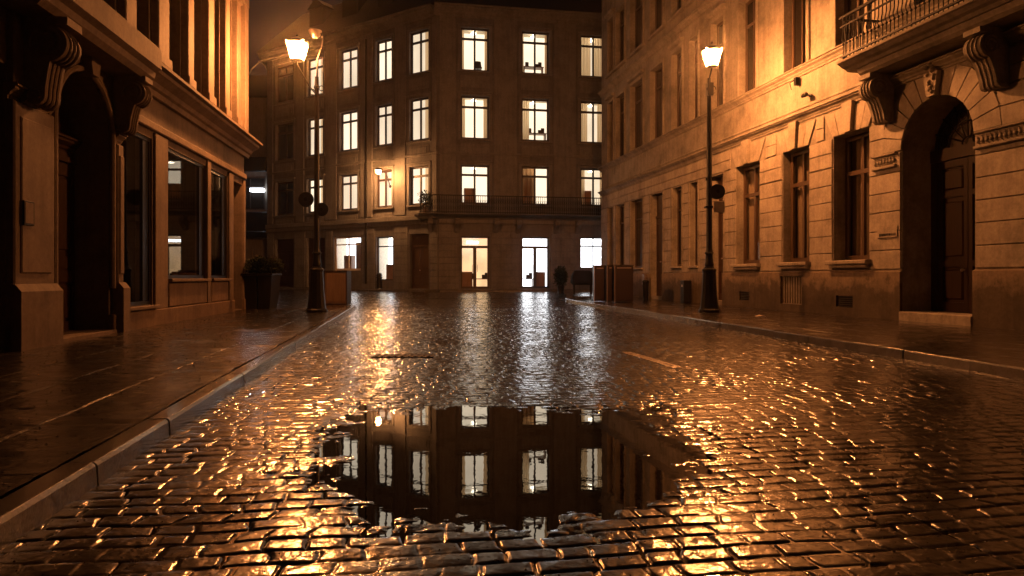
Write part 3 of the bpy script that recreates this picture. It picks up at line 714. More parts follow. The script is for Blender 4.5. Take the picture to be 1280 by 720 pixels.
# things in the lit windows of the corner building
def desk_stuff(F, ci, row, kind, lab, u=None, gf=None):
    a, b = (gf[0], gf[1]) if gf else (colsR[ci]); z0 = gf[2] if gf else rows[row][0]
    x = a+(b-a)*u; y = -.75
    mb = MB()
    if kind == 'chair':
        t = thing('desk_chair', F.P(x, z0-.0, y), lab, 'chair')
        mb.elev(F, [(x-.2, z0+.42), (x+.22, z0+.47), (x+.17, z0+.78), (x-.12, z0+.8)], y-.04, y); mb.build('backrest', M['furn_dark'], t, bevel=.02)
        m2 = MB(); m2.fbox(F, x-.22, x+.22, z0+.33, z0+.4, y-.2, y+.2); m2.build('seat', M['furn_dark'], t)
        m3 = MB(); m3.lathe(F.P(x, z0-.1, y), [(.2, 0), (.03, .05), (.03, .43)], 10); m3.build('pedestal', M['furn_dark'], t)
    elif kind == 'desk':
        t = thing('desk', F.P(x, z0, y), lab, 'desk')
        mb.fbox(F, x-.6, x+.6, z0+.52, z0+.57, y-.2, y+.3); mb.build('desktop', M['furn'], t)
        for sg in (-1, 1):
            m2 = MB(); m2.fbox(F, x+sg*.55-.03, x+sg*.55+.03, z0-.1, z0+.52, y-.15, y+.25); m2.build('leg', M['furn'], t)
        for k, (q, h) in enumerate(((-.35, .3), (.25, .22), (.42, .33))):
            m2 = MB(); m2.fbox(F, x+q-.1, x+q+.1, z0+.57, z0+.57+h, y, y+.08); m2.build('desk_clutter', M['furn_dark'], t, bevel=.01)
    elif kind == 'cabinet':
        mb.fbox(F, x-.33, x+.33, z0-.1, z0+.95, y-.1, y+.25); t = mb.build('low_cabinet', M['furn'], None, bevel=.01); tag(t, lab, 'cabinet')
        for k in range(2):
            m2 = MB(); m2.chbox(F, x-.3+.31*k, x-.01+.31*k, z0, z0+.9, y+.25, y+.265, .006); m2.build('door', M['furn'], t)
    elif kind == 'wardrobe':
        mb.fbox(F, x-.4, x+.4, z0-.1, z0+1.75, y-.1, y+.2); t = mb.build('wardrobe', M['furn'], None, bevel=.01); tag(t, lab, 'wardrobe')
        for k in range(2):
            m2 = MB(); m2.chbox(F, x-.38+.38*k, x-.01+.38*k, z0, z0+1.7, y+.2, y+.22, .008); m2.build('door', M['furn'], t)
desk_stuff(FR, 0, 2, 'chair', 'dark desk chair inside the top floor window nearest the building corner', .66)
desk_stuff(FR, 1, 2, 'desk', 'cluttered desk in top floor window right of the one with a chair', .5)
desk_stuff(FR, 1, 1, 'desk', 'desk inside the second floor window above the bright white shop', .6)
desk_stuff(FR, 0, 0, 'cabinet', 'low wooden cabinet inside first floor window above the warm lit shop', .36)
desk_stuff(FR, 1, 0, 'wardrobe', 'brown wardrobe inside first floor window above the bright white shop', .3)
desk_stuff(FR, 2, 0, 'cabinet', 'low cabinet in the first floor window nearest the right building', .3)
desk_stuff(FR, 0, 0, 'cabinet', 'dark counter behind left leaf of the warm lit shop door', .24, gfR[0])
desk_stuff(FR, 0, 0, 'desk', 'shop table behind the right leaf of the warm lit shop door', .7, gfR[0])
desk_stuff(FR, 1, 0, 'cabinet', 'low cabinet behind the right leaf of the bright white shop door', .72, gfR[1])
for F_, gf_, kind_, lab_, u_ in ((FL, gfL[2], 'wardrobe', 'tall shelf unit inside the wide bright ground floor shop window', .25), (FL, gfL[2], 'cabinet', 'low shop cabinet inside the wide bright ground floor shop window', .7),
        (FL, gfL[1], 'cabinet', 'low cabinet inside the narrow bright shop window beside the brown door', .5), 
        (FR, gfR[1], 'desk', 'shop table behind the left leaf of the bright white shop door', .15)): desk_stuff(F_, 0, 0, kind_, lab_, u_, gf_)
# small wall lamp of the corner building
sL, zL = FL.sz(473, 215, 1.1)
wl = thing('wall_lamp', FL.P(sL, zL, 0), 'small glowing wall lamp on the corner building beside a window', 'wall lamp')
mb = MB(); mb.tube([FL.P(sL+.1, zL-.7, .02), FL.P(sL+.1, zL-.1, .3), FL.P(sL, zL+.22, .8), FL.P(sL, zL+.25, 1.1)], .025, 8); mb.lathe(FL.P(sL+.1, zL-.7, .0), [(.09, 0), (.09, .03)], 12, FL.n); mb.build('arm', M['black'], wl, smooth=True)
mb = MB(); mb.lathe(FL.P(sL, zL+.10, 1.1), [(.20, 0), (.17, .1), (.05, .17)], 14); mb.build('lamp_shade', M['black'], wl, smooth=True)
mb = MB(); mb.lathe(FL.P(sL, zL-.12, 1.1), [(.03, 0), (.11, .05), (.14, .13), (.13, .215)], 14); mb.build('bulb', M['lamp_small'], wl, smooth=True)
# potted plant on the balcony corner
def leafball(c, rad, n, size, seed, squash=1.0, up=.3):
    rnd = random.Random(seed); mb = MB()
    for _ in range(n):
        v = Vector((rnd.gauss(0, 1), rnd.gauss(0, 1), rnd.gauss(0, 1))).normalized()*(rnd.random()**.4)
        lump = 1+.28*math.sin(v.x*5+seed)*math.cos(v.y*4+seed)
        p = Vector(c)+Vector((v.x*rad[0]*lump, v.y*rad[1]*lump, v.z*rad[2]*lump))
        d = Vector((v.x, v.y, v.z*.6+up))+Vector((rnd.uniform(-.6, .6), rnd.uniform(-.6, .6), rnd.uniform(-.5, .5))); d.normalize()
        sd = d.cross(Vector((rnd.uniform(-1, 1), rnd.uniform(-1, 1), rnd.uniform(-1, 1)))).normalized(); L = size*rnd.uniform(.6, 1.3); nn = d.cross(sd)
        mb.add([p, p+d*L*.5+sd*L*.24+nn*L*.04, p+d*L+nn*L*-.08, p+d*L*.5-sd*L*.24+nn*L*.04], [(0, 1, 2), (0, 2, 3)])
    return mb
pp = FR.P(-.72, BZ, .6)
pl = thing('potted_plant', pp, 'potted plant with arching stems on the corner of the stone balcony', 'plant')
mb = MB(); mb.lathe(pp, [(.13, 0), (.17, .3), (.18, .32)], 14); mb.build('pot', M['a_trim'], pl, smooth=True)
mb = leafball(pp+Vector((0, 0, .75)), (.3, .3, .42), 240, .16, 4); mb.build('foliage', M['leaf'], pl)
mb = MB()
for k in range(5):
    a = k*1.3; mb.tube([pp+Vector((0, 0, .3)), pp+Vector((.1*math.cos(a), .1*math.sin(a), .8)), pp+Vector((.35*math.cos(a), .35*math.sin(a), 1.15)), pp+Vector((.6*math.cos(a), .6*math.sin(a), 1.0))], .012, 5)
mb.build('stem', M['bark'], pl)
# ================================================================== RIGHT BUILDING (D)
FD = Frame((8.8, 15.4), (-.188, 1), True)
D0 = -22.0; D1 = FD.S(752)
D = thing('right_building', (8.8, 15.4, KH), 'long stone building on the right with arched entrance and balcony', 'building')
WT, WS = 4.72, 1.52
def su(u): return FD.S(u)
gfD = [(su(1087), su(1042)), (su(1012), su(979)), (su(950), su(921))]
farD = [(su(905), su(890)), (su(873), su(863)), (su(853), su(841)), (su(829), su(814)), (su(804), su(789)), (su(781), su(771)), (su(767), su(760.5))]
gfD = [(min(a, b), max(a, b)) for a, b in gfD]; farD = [(min(a, b), max(a, b)) for a, b in farD]
doors = {0, 3}
portal = (su(1219), su(1128), KH+.02, 4.92, True, .95); portal = (min(portal[0], portal[1]), max(portal[0], portal[1]))+portal[2:]
near = [(portal[0]-4.2, portal[0]-2.9), (portal[0]-7.5, portal[0]-6.1), (portal[0]-10.8, portal[0]-9.4)]
lowwins = gfD+near
holes = [(a, b, WS, WT, False, .42) for a, b in lowwins]+[(a, b, (KH+.15 if i in doors else WS), WT-.05, False, .35) for i, (a, b) in enumerate(farD)]+[portal]
upc = [((a+b)/2) for a, b in gfD+near]+[(portal[0]+portal[1])/2]+[(a+b)/2 for a, b in farD]
upw = [(c-.52, c+.52) for c in upc[:7]]+[(a-.02, b+.02) for a, b in farD]
for r0, r1 in ((6.98, 10.1), (11.6, 14.4)): holes += [(a, b, r0 if (r0 > 7) else 6.98, r1, False, .3) for a, b in upw]
wb = MB(); wall(wb, FD, D0, D1, 0-.2, 17, holes, 0, .3)
c4 = [FD.P(D0, 0, 0), FD.P(D0, 0, -11), FD.P(D1, 0, -11), FD.P(D1, 0, 0)]
for a, b in zip(c4[:-1], c4[1:]): wb.add([a+Vector((0, 0, -.2)), b+Vector((0, 0, -.2)), b+Vector((0, 0, 17)), a+Vector((0, 0, 17))], [(0, 1, 2, 3)])
wb.build('wall', M['d_wall'], D)
mb = MB(); mb.add([FD.P(D0-.3, 17.3, .5), FD.P(D1+.3, 17.3, .5), FD.P(D1-2, 20, -5.5), FD.P(D0+2, 20, -5.5), FD.P(D0-.3, 17.3, -11.4), FD.P(D1+.3, 17.3, -11.4)], [(0, 1, 2, 3), (3, 2, 5, 4), (1, 5, 2), (0, 3, 4), (0, 4, 5, 1)]); mb.build('roof', M['roof'], D)
# plinth
pg = sorted([(portal[0], portal[1])]+[farD[i] for i in doors])
vents = [(su(1069), su(1048)), (su(939), su(926))]; vents = [(min(v), max(v)) for v in vents]
cel = (min(su(1005), su(978)), max(su(1005), su(978)))
pl_ = MB(); PP = .07
for a, b in subtract(D0, D1, pg):
    hs = [(v0, v1, KH+.22, KH+.5, False, .1) for v0, v1 in vents if a < v0 < b]+[(cel[0], cel[1], KH+.2, 1.12, False, .1)]*(a < cel[0] < b)
    wall(pl_, FD, a, b, 0-.1, 1.22, hs, PP, .1)
    for x in (a, b): pl_.add([FD.P(x, -.1, 0), FD.P(x, -.1, PP), FD.P(x, 1.22, PP), FD.P(x, 1.22, 0)], [(0, 1, 2, 3)])
    pl_.add([FD.P(a, 1.22, PP), FD.P(b, 1.22, PP), FD.P(b, 1.25, 0), FD.P(a, 1.25, 0)], [(0, 1, 2, 3)])
pl_.build('plinth', M['d_plinth'], D)
vt = MB()
for v0, v1 in vents:
    vt.fbox(FD, v0, v1, KH+.22, KH+.5, -.06, -.02)
    for k in range(5): vt.fbox(FD, v0+.02, v1-.02, KH+.245+k*.052, KH+.265+k*.052, -.02, .045)
    vt.build('cellar_vent', M['iron'], D); vt = MB()
vt = MB(); vt.fbox(FD, cel[0], cel[1], KH+.2, 1.12, -.09, -.05)
for k in range(9):
    x = cel[0]+.04+(cel[1]-cel[0]-.08)*k/8; vt.fbox(FD, x-.015, x+.015, KH+.22, 1.1, -.05, .02)
vt.build('cellar_grille', M['brownwood'], D)
# rusticated courses between the ground floor openings
VA = .30    # voussoir zone starts under the window head
allop = [(a-.02, b+.02) for a, b in lowwins]+[(a-.02, b+.02) for a, b in farD]
blk = MB(); nc = 8
zmid = WT-.02
sp_por = (portal[0]-.5, portal[1]+.5)
courses(blk, FD, subtract(D0, D1, [(a, b) for a, b in allop]+[(portal[0]-.02, portal[1]+.02)]), 1.27, 3.93, .44, .035, .022)
courses(blk, FD, subtract(D0, D1, [(a, b) for a, b in allop]+[sp_por]), 3.95, zmid, .40, .035, .022)
# voussoirs and keystones over the near windows
for a, b in lowwins:
    c = (a+b)/2; n = 5
    for k in range(n):
        x0, x1 = a+(b-a)*k/n, a+(b-a)*(k+1)/n; t0, t1 = c+(x0-c)*1.5, c+(x1-c)*1.5
        top = 5.36 if k != 2 else 5.48; pr = .04 if k != 2 else .13
        blk.elev(FD, [(x0+.008, WT+.01), (x1-.008, WT+.01), (t1-.008, top), (t0+.008, top)], 0, pr)
zv = 5.38
spn = subtract(D0, D1, [(((a+b)/2-(b-a)*.76), ((a+b)/2+(b-a)*.76)) for a, b in lowwins]+[(portal[0]-.6, portal[1]+.6)])
courses(blk, FD, spn, WT+.0, zv, .33, .035, .022)
# portal voussoirs
pc = (portal[0]+portal[1])/2; pr_ = (portal[1]-portal[0])/2; zs = portal[3]-pr_
nv = 13
for k in range(nv):
    a0_, a1_ = math.pi*k/nv+.01, math.pi*(k+1)/nv-.01
    ri, ro = pr_+.005, pr_+(.62 if k != nv//2 else .75)
    P4 = [(pc-ri*math.cos(a0_), zs+ri*math.sin(a0_)), (pc-ri*math.cos(a1_), zs+ri*math.sin(a1_)), (pc-ro*math.cos(a1_), min(5.42, zs+ro*math.sin(a1_))), (pc-ro*math.cos(a0_), min(5.42, zs+ro*math.sin(a0_)))]
    blk.elev(FD, P4, 0, .045 if k != nv//2 else .16)
blk.build('rusticated_courses', M['d_block'], D)
tr_ = MB()
cornice(tr_, FD, D0, D1+.1, 5.44, 5.66, .2, 0)
cornice(tr_, FD, D0, D1+.1, 6.72, 6.95, .24, 0)
cornice(tr_, FD, D0, D1+.3, 16.3, 17.25, .7, 0)
cornice(tr_, FD, D0, D1+.1, 10.75, 11.0, .2, 0)
tr_.chbox(FD, D0, D1, 5.80, 5.86, 0, .03, .01)
for i, (a, b) in enumerate(upw):
    for r0, r1 in ((6.98, 10.1), (11.6, 14.4)):
        w_ = .15 if i < 7 else .08
        tr_.chbox(FD, a-w_, a, r0, r1+.16, 0, .06, .015); tr_.chbox(FD, b, b+w_, r0, r1+.16, 0, .06, .015); tr_.chbox(FD, a, b, r1, r1+.16, 0, .06, .015)
        if i < 7 or i % 2: tr_.prof(FD, a-w_-.06, b+w_+.06, [(0, r1+.18), (.16, r1+.22), (.2, r1+.32), (0, r1+.36)])
        if r0 > 8: tr_.chbox(FD, a-.2, b+.2, r0-.12, r0, 0, .14, .015)
for i, (a, b) in enumerate(farD):
    for x in ((a-.01),): pass
    tr_.chbox(FD, a-.1, a-.02, WS if i not in doors else KH+.1, WT, .04, .06, .01); tr_.chbox(FD, b+.02, b+.1, WS if i not in doors else KH+.1, WT, .04, .06, .01)
tr_.build('cornice', M['d_wall'], D)
sl = MB()
for a, b in lowwins:
    sl.chbox(FD, a-.1, b+.1, WS-.11, WS-.005, 0, .2, .02); sl.chbox(FD, a-.04, b+.04, WS-.2, WS-.11, 0, .13, .02); sl.build('window_sill', M['d_block'], D); sl = MB()
for i, (a, b) in enumerate(farD):
    if i not in doors: sl.chbox(FD, a-.06, b+.06, WS-.09, WS-.005, 0, .12, .015); sl.build('window_sill', M['d_block'], D); sl = MB()
for i, (a, b) in enumerate(lowwins): window(D, FD, a+.005, b-.005, WS, WT-.005, -.34 if i == 0 else -.24, M['brownwood'], trans=.70, fw=.11, bw=.09, mull=1 if i != 0 else 1, pane_m=M['glass'], lit=None, curtain=.5, cm=M['blind'])
for i, (a, b) in enumerate(lowwins+farD):      # dark rooms behind the clear panes
    if i < len(lowwins):
        e = MB(); e.fbox(FD, a-.3, b+.3, WS-.2, WT+.2, -1.6, -.9); e.build('unlit_room', M['darkroom'], D)
for i, (a, b) in enumerate(farD):
    if i in doors: leafdoor(D, FD, a+.004, b-.004, KH+.15, WT-.055, -.24, M['darkwood'], leaves=1)
    else: window(D, FD, a+.004, b-.004, WS, WT-.055, -.2, M['brownwood'], trans=.72, fw=.08, mull=0 if b-a < .9 else 1)
for i, (a, b) in enumerate(upw):
    for r0, r1 in ((6.98, 10.1), (11.6, 14.4)): window(D, FD, a+.004, b-.004, r0+.004, r1-.004, -.2, M['brownwood'], trans=.74, fw=.09, mull=1 if b-a > .9 else 0)
# arched entrance door
pd = MB(); o = -.78; n = 20
arc = [(pc-pr_*math.cos(math.pi*k/n), zs+pr_*math.sin(math.pi*k/n)) for k in range(n+1)]
pd.elev(FD, [(portal[0]+.002, zs)]+[(x, z) for x, z in arc[1:-1]]+[(portal[1]-.002, zs)], o-.08, o-.06)
pd.fbox(FD, portal[0]+.002, portal[1]-.002, zs-.28, zs-.02, o-.12, o+.06)
pd.fbox(FD, portal[0]+.002, portal[1]-.002, KH+.2, zs-.28, o-.12, o-.05)
pd.fbox(FD, portal[0]+.002, portal[0]+.16, KH+.2, zs-.28, o-.05, o+.04); pd.fbox(FD, portal[1]-.16, portal[1]-.002, KH+.2, zs-.28, o-.05, o+.04)
for sg in (0, 1):
    x0, x1 = (portal[0]+.17, pc-.01) if sg == 0 else (pc+.01, portal[1]-.17)
    pd.fbox(FD, x0, x0+.1, KH+.2, zs-.29, o-.05, o); pd.fbox(FD, x1-.1, x1, KH+.2, zs-.29, o-.05, o)
    for q0, q1 in ((KH+.2, KH+.42), (1.32, 1.46), (zs-.45, zs-.29)): pd.fbox(FD, x0+.1, x1-.1, q0, q1, o-.05, o-.002)
    pd.chbox(FD, x0+.15, x1-.15, KH+.48, 1.26, o-.05, o-.01, .03); pd.chbox(FD, x0+.15, x1-.15, 1.55, 2.75, o-.05, o-.02, .02); pd.fbox(FD, x0+.1, x1-.1, 2.85, 2.97, o-.05, o-.002)
    pd.chbox(FD, x0+.15, x1-.15, 3.03, zs-.5, o-.05, o-.01, .02)
pdo = pd.build('door', M['darkwood'], D); pdo['label'] = 'dark carved arched entrance door'
gr = MB()
for k in range(1, 8):
    a = math.pi*k/8; gr.tube([FD.P(pc-.15*math.cos(a), zs+.15*math.sin(a), o), FD.P(pc-(pr_-.03)*math.cos(a), zs+(pr_-.03)*math.sin(a), o)], .016, 6)
for rr in (.15, .5, .78): gr.tube([FD.P(pc-rr*math.cos(math.pi*k/16), zs+rr*math.sin(math.pi*k/16), o) for k in range(17)], .018, 6)
for k in range(8):
    a = math.pi*(k+.5)/8; c_ = (pc-.64*math.cos(a), zs+.64*math.sin(a)); gr.tube([FD.P(c_[0]+.09*math.cos(R(t)), c_[1]+.09*math.sin(R(t)), o) for t in range(0, 361, 40)], .012, 5)
gr.build('fanlight_grille', M['iron'], pdo)
h = MB(); h.lathe(FD.P(pc+.08, 1.25, o), [(.012, 0), (.012, .05), (.035, .06), (.04, .08), (.02, .1)], 12, FD.n); h.build('handle', M['metal'], pdo)
st = MB(); st.fbox(FD, portal[0]-.0, portal[1]+.0, 0, KH+.2, -.9, .10); st.build('doorstep', M['d_block'], D, bevel=.015)
# balcony over the entrance
bs0, bs1 = su(1060)-.0, 0
B1 = FD.S(1047, 1.05); B0 = B1-5.2
bl = MB(); bl.prof(FD, B0, B1, [(.0, 5.9), (.8, 5.9), (.86, 5.96), (.95, 5.99), (1.03, 6.05), (1.08, 6.07), (1.08, 6.13), (0, 6.13)])
bl.prof(FD, B0+.25, B1-.25, [(.0, 5.74), (.62, 5.74), (.7, 5.8), (.76, 5.897), (0, 5.897)])
balo = bl.build('balcony', M['d_wall'], D, bevel=.01); balo['label'] = 'dark stone balcony over the arched entrance'
rl = MB()
rl.fbox(FD, B0+.05, B1-.05, 7.10, 7.15, .98, 1.05); rl.fbox(FD, B0+.05, B1-.05, 6.2, 6.24, .99, 1.04); rl.fbox(FD, B0+.05, B1-.05, 6.9, 6.93, .995, 1.035)
for e in (B0+.07, B1-.07): rl.fbox(FD, e-.025, e+.025, 7.10, 7.15, .02, .98); rl.fbox(FD, e-.02, e+.02, 6.2, 6.24, .02, .99)
s = B0+.1
while s < B1-.05:
    rl.tube([FD.P(s, 6.13, 1.015), FD.P(s, 6.5, 1.015), FD.P(s, 6.6, 1.05), FD.P(s, 6.75, 1.015), FD.P(s, 7.1, 1.015)], .012, 6)
    rl.lathe(FD.P(s, 6.46, 1.015), [(.012, 0), (.028, .03), (.012, .06)], 8)
    s += .115
for e in (B0+.07, B1-.07):
    for k in range(8): rl.tube([FD.P(e, 6.13, .1+.115*k), FD.P(e, 7.1, .1+.115*k)], .012, 6)
rl.build('railing', M['iron'], balo)
br = MB()
for u in (1112, 1252):
    br = MB(); s_ = su(u); scroll(br, FD, s_-.19, s_+.19, 5.74, 1.1, .62, .05); br.build('bracket', M['d_wall'], balo, smooth=True)
# carved relief above keystone, impost bands with worn carved pattern
cv = MB(); rnd = random.Random(3)
for s0_, s1_ in ((portal[1]+.12, portal[1]+.86), (portal[0]-1.3, portal[0]-.05)):
    cv.chbox(FD, s0_, s1_, 3.60, 3.66, .03, .12, .015); cv.chbox(FD, s0_, s1_, 3.90, 3.95, .03, .10, .015); 
    x = s0_+.05
    while x < s1_-.08:
        cv.lathe(FD.P(x+.035, 3.77, .02), [(.045, 0), (.05, .03), (.03, .055), (.008, .06)], 8, FD.n)
        cv.tube([FD.P(x, 3.69, .045), FD.P(x+.05, 3.73, .06), FD.P(x+.03, 3.82, .06), FD.P(x+.08, 3.86, .045)], .012, 5); x += .1
    cv.build('carved_band', M['d_wall'], D); cv = MB()
for k in range(12):
    cv.lathe(FD.P(pc+rnd.uniform(-.11, .11), 5.0+k*.055, .13), [(.05, 0), (.05, .04), (.02, .08)], 7, FD.n)
cv.build('carved_keystone', M['d_wall'], D)
# name plate
s_, z_ = FD.sz(1109, 291, .05)
npo = MB(); npo.chbox(FD, s_-.32, s_+.32, z_-.11, z_+.14, .036, .06, .006); np_ = npo.build('name_plate', M['d_block'], None)
tag(np_, 'small stone name plate with worn dark lettering left of the arched entrance', 'plate')
lt = MB(); x = s_-.27; rnd = random.Random(5)
while x < s_+.25:
    ww = rnd.uniform(.025, .05); lt.fbox(FD, x, x+.012, z_-.075, z_-.015, .06, .064)
    lt.fbox(FD, x+ww-.012, x+ww, z_-.075, z_-.015, .06, .064)
    if rnd.random() < .6: lt.fbox(FD, x+.012, x+ww-.012, z_-.03 if rnd.random() < .5 else z_-.07, z_-.018 if rnd.random() < .5 else z_-.05, .06, .0635)
    x += ww+.014
lt.build('lettering', M['black'], np_)
# wall fixings above the windows
s_, z_ = FD.sz(1009, 119, .12)
cm = thing('security_camera', FD.P(s_, z_, 0), 'small dark security camera fixed under the ledge of the right building', 'camera')
mb = MB(); mb.lathe(FD.P(s_, z_, .02), [(.05, 0), (.05, .03), (.02, .04), (.02, .16)], 10, FD.n); mb.build('bracket', M['black'], cm)
mb = MB(); mb.lathe(FD.P(s_+.1, z_, .2), [(.05, 0), (.06, .04), (.06, .18), (.05, .2)], 12, -FD.d); mb.build('camera_body', M['black'], cm, smooth=True)
s_, z_ = FD.sz(994, 104, .1)
mb = MB(); mb.tube([FD.P(s_+.25, z_-.12, .05), FD.P(s_+.2, z_+.05, .14), FD.P(s_-.02, z_+.08, .14)], .012, 6); mb.fbox(FD, s_-.13, s_-.02, z_-.08, z_+.14, .04, .16)
tag(mb.build('wall_bracket', M['iron']), 'bent iron bracket with small box on the brightly lit band', 'bracket')
# ================================================================== LEFT BUILDING (A)
FA = Frame((-7.06, 12.07), (-.125, 1), False)
A1 = FA.S(305); A0 = -24.
A = thing('left_building', (-7.06, 12.07, KH), 'dark stone building on the left with shop windows and heavy cornice', 'building')
ta = lambda u: FA.S(u)
s1w = (ta(148), ta(190), .54, 3.88, False, .32); s2w = (ta(208), ta(257), 1.06, 3.88, False, .32); s3w = (ta(261.5), ta(284), 1.06, 3.88, False, .32)
s4w = (ta(290), ta(302.5), KH+.02, 3.86, False, .4)
pA = (ta(66), ta(136), KH+.02, 4.38, True, .7)
uA = [(ta(162), ta(186)), (ta(204), ta(225)), (ta(235), ta(251)), (ta(261), ta(274)), (ta(281), ta(289)), (ta(294.5), ta(300.5))]
step = uA[1][0]-uA[0][0]
uA += [(uA[0][0]-1.45*k, uA[0][0]-1.45*k+.85) for k in range(1, 9)]
holesA = [s1w, s2w, s3w, s4w, pA]+[(a, b, 5.5, 8.9, False, .3) for a, b in uA]+[(a, b, 10.2, 12.8, False, .3) for a, b in uA]
nearA = [(pA[0]-3.3, pA[0]-1.15, KH+.02, 3.9, False, .5), (pA[0]-6.2, pA[0]-4.2, .6, 3.88, False, .3), (pA[0]-9.2, pA[0]-7.2, .6, 3.88, False, .3)]
holesA += nearA
wb = MB(); wall(wb, FA, A0, A1, -.2, 14.6, holesA, 0, .3)
c4 = [FA.P(A0, 0, 0), FA.P(A0, 0, -10), FA.P(A1, 0, -10), FA.P(A1, 0, 0)]
for a, b in zip(c4[:-1], c4[1:]): wb.add([a+Vector((0, 0, -.2)), b+Vector((0, 0, -.2)), b+Vector((0, 0, 14.6)), a+Vector((0, 0, 14.6))], [(0, 1, 2, 3)])
wb.build('wall', M['a_wall'], A)
mb = MB(); mb.add([FA.P(A0-.3, 14.8, .5), FA.P(A1+.2, 14.8, .5), FA.P(A1-2, 17, -5), FA.P(A0+2, 17, -5), FA.P(A0-.3, 14.8, -10.4), FA.P(A1+.2, 14.8, -10.4)], [(0, 1, 2, 3), (3, 2, 5, 4), (1, 5, 2), (0, 3, 4), (0, 4, 5, 1)]); mb.build('roof', M['roof'], A)
cn = MB(); cornice(cn, FA, A0, A1+.22, 4.72, 5.2, .5, 0); cornice(cn, FA, A0, A1+.2, 14.0, 14.75, .5, 0); cn.chbox(FA, A0, A1+.03, 5.24, 5.42, 0, .12, .02)
cn.chbox(FA, A0, A1, 9.2, 9.5, 0, .16, .03)
cn.prof(FA, pA[0]-1.4, pA[1]+.42, [(.0, 4.62), (.52, 4.62), (.6, 4.7), (.62, 4.8), (.72, 4.86), (.72, 5.22), (0, 5.24)])
cn.build('cornice', M['a_trim'], A)
pi = MB()
us = sorted(uA)
for (a0_, b0_), (a1_, b1_) in zip(us[:-1], us[1:]):
    if a1_-b0_ > .12:
        for z0, z1 in ((5.42, 9.2), (9.5, 14.0)):
            w_ = (a1_-b0_); pi.chbox(FA, b0_+w_*.12, a1_-w_*.12, z0, z1, 0, .16, .02); pi.chbox(FA, b0_+w_*.04, a1_-w_*.04, z0, z0+.22, 0, .2, .02); pi.chbox(FA, b0_+w_*.04, a1_-w_*.04, z1-.25, z1, 0, .2, .02)
pi.chbox(FA, us[-1][1]+.05, A1, 5.42, 14, 0, .14, .02)
# ground floor piers between the shop windows
for a, b in ((s1w[1]+.05, s2w[0]-.05), (s2w[1]+.01, s3w[0]-.01), (s3w[1]+.03, s4w[0]-.03), (s4w[1]+.02, A1)):
    if b-a > .06: pi.chbox(FA, a, b, .44, 4.02, 0, .055, .012)
pi.chbox(FA, pA[1]+.25, A1, 4.04, 4.2, 0, .09, .02)
# entrance piers (with caps and bases)
for a, b in ((pA[0]-1.12, pA[0]-.14), (pA[1]+.14, s1w[0]-.02)):
    pi.chbox(FA, a, b, .95, 3.45, 0, .10, .02); pi.chbox(FA, a+.12 if b-a > .5 else a+.03, b-.12 if b-a > .5 else b-.03, 1.15, 3.25, .10, .125, .015)
    cornice(pi, FA, a-.04, b+.04, 3.45, 3.66, .16, 0); pi.chbox(FA, a, b, 3.68, 4.6, 0, .10, .02)
    pi.prof(FA, a-.03, b+.03, [(0, .10), (.2, .10), (.2, .9), (.12, 1.0), (0, 1.02)])
# arch moulding
n = 18; c_ = (pA[0]+pA[1])/2; r_ = (pA[1]-pA[0])/2; zsA = pA[3]-r_
for rr, tt_, oo in ((r_+.05, .05, .09), (r_+.16, .035, .05)):
    pi.tube([FA.P(c_-rr, .9, oo*.5)]+[FA.P(c_-rr*math.cos(math.pi*k/n), zsA+rr*math.sin(math.pi*k/n), oo*.5) for k in range(n+1)]+[FA.P(c_+rr, .9, oo*.5)], tt_, 8)
pi.elev(FA, [(c_-.1, pA[3]-.03), (c_+.1, pA[3]-.03), (c_+.17, 4.62), (c_-.17, 4.62)], 0, .2)
pi.build('pilaster', M['a_trim'], A)
for k, (z0, z1, m_) in enumerate(((0, .44, 'a_plinth'),)):
    mb = MB()
    for a, b in subtract(A0, A1, [(pA[0]-.02, pA[1]+.02), (s4w[0], s4w[1]), (nearA[0][0], nearA[0][1])]): mb.chbox(FA, a, b, -.1, z1, 0, .085, .015)
    for w_ in (s2w, s3w): mb.chbox(FA, w_[0]+.05, w_[1]-.05, .46, w_[2]-.08, 0, .05, .015)
    mb.build('plinth', M[m_], A)
mb = MB()
for w_ in (s1w, s2w, s3w): mb.chbox(FA, w_[0]-.03, w_[1]+.03, w_[2]-.07, w_[2]-.003, 0, .14, .012); mb.build('window_sill', M['a_trim'], A); mb = MB()
for w_ in (s1w, s2w, s3w, nearA[1], nearA[2]):
    wn = window(A, FA, w_[0]+.004, w_[1]-.004, w_[2], w_[3]-.004, -.03, M['black'], pane_m=M['shopglass'], trans=0, mull=0, fw=.07)
    wn['label'] = 'dark shop window'
    e = MB(); e.fbox(FA, w_[1]-.34 if w_[1]-w_[0] > 1.5 else w_[1]-.28, w_[1]-.08, w_[2]+.09, w_[3]-.08, -.11, -.045); e.build('reveal_shade', M['black'], wn)  # black strip standing in for the dark shaded reveal at the far jamb
    e = MB(); a, b, z0, z1 = w_[:4]
    for (p, q) in (((a-.3, z0-.1), (a-.3, z1+.1)), ((a-.3, z1+.1), (b+.3, z1+.1)), ((b+.3, z1+.1), (b+.3, z0-.1)), ((b+.3, z0-.1), (a-.3, z0-.1))):
        e.add([FA.P(p[0], p[1], -.25), FA.P(q[0], q[1], -.25), FA.P(q[0], q[1], -2.2), FA.P(p[0], p[1], -2.2)], [(0, 1, 2, 3)])
    e.add([FA.P(a-.3, z0-.1, -2.2), FA.P(b+.3, z0-.1, -2.2), FA.P(b+.3, z1+.1, -2.2), FA.P(a-.3, z1+.1, -2.2)], [(0, 1, 2, 3)])
    e.build('unlit_room', M['darkroom'], wn)
leafdoor(A, FA, s4w[0]+.003, s4w[1]-.003, s4w[2], s4w[3]-.003, -.3, M['darkwood'], leaves=1)
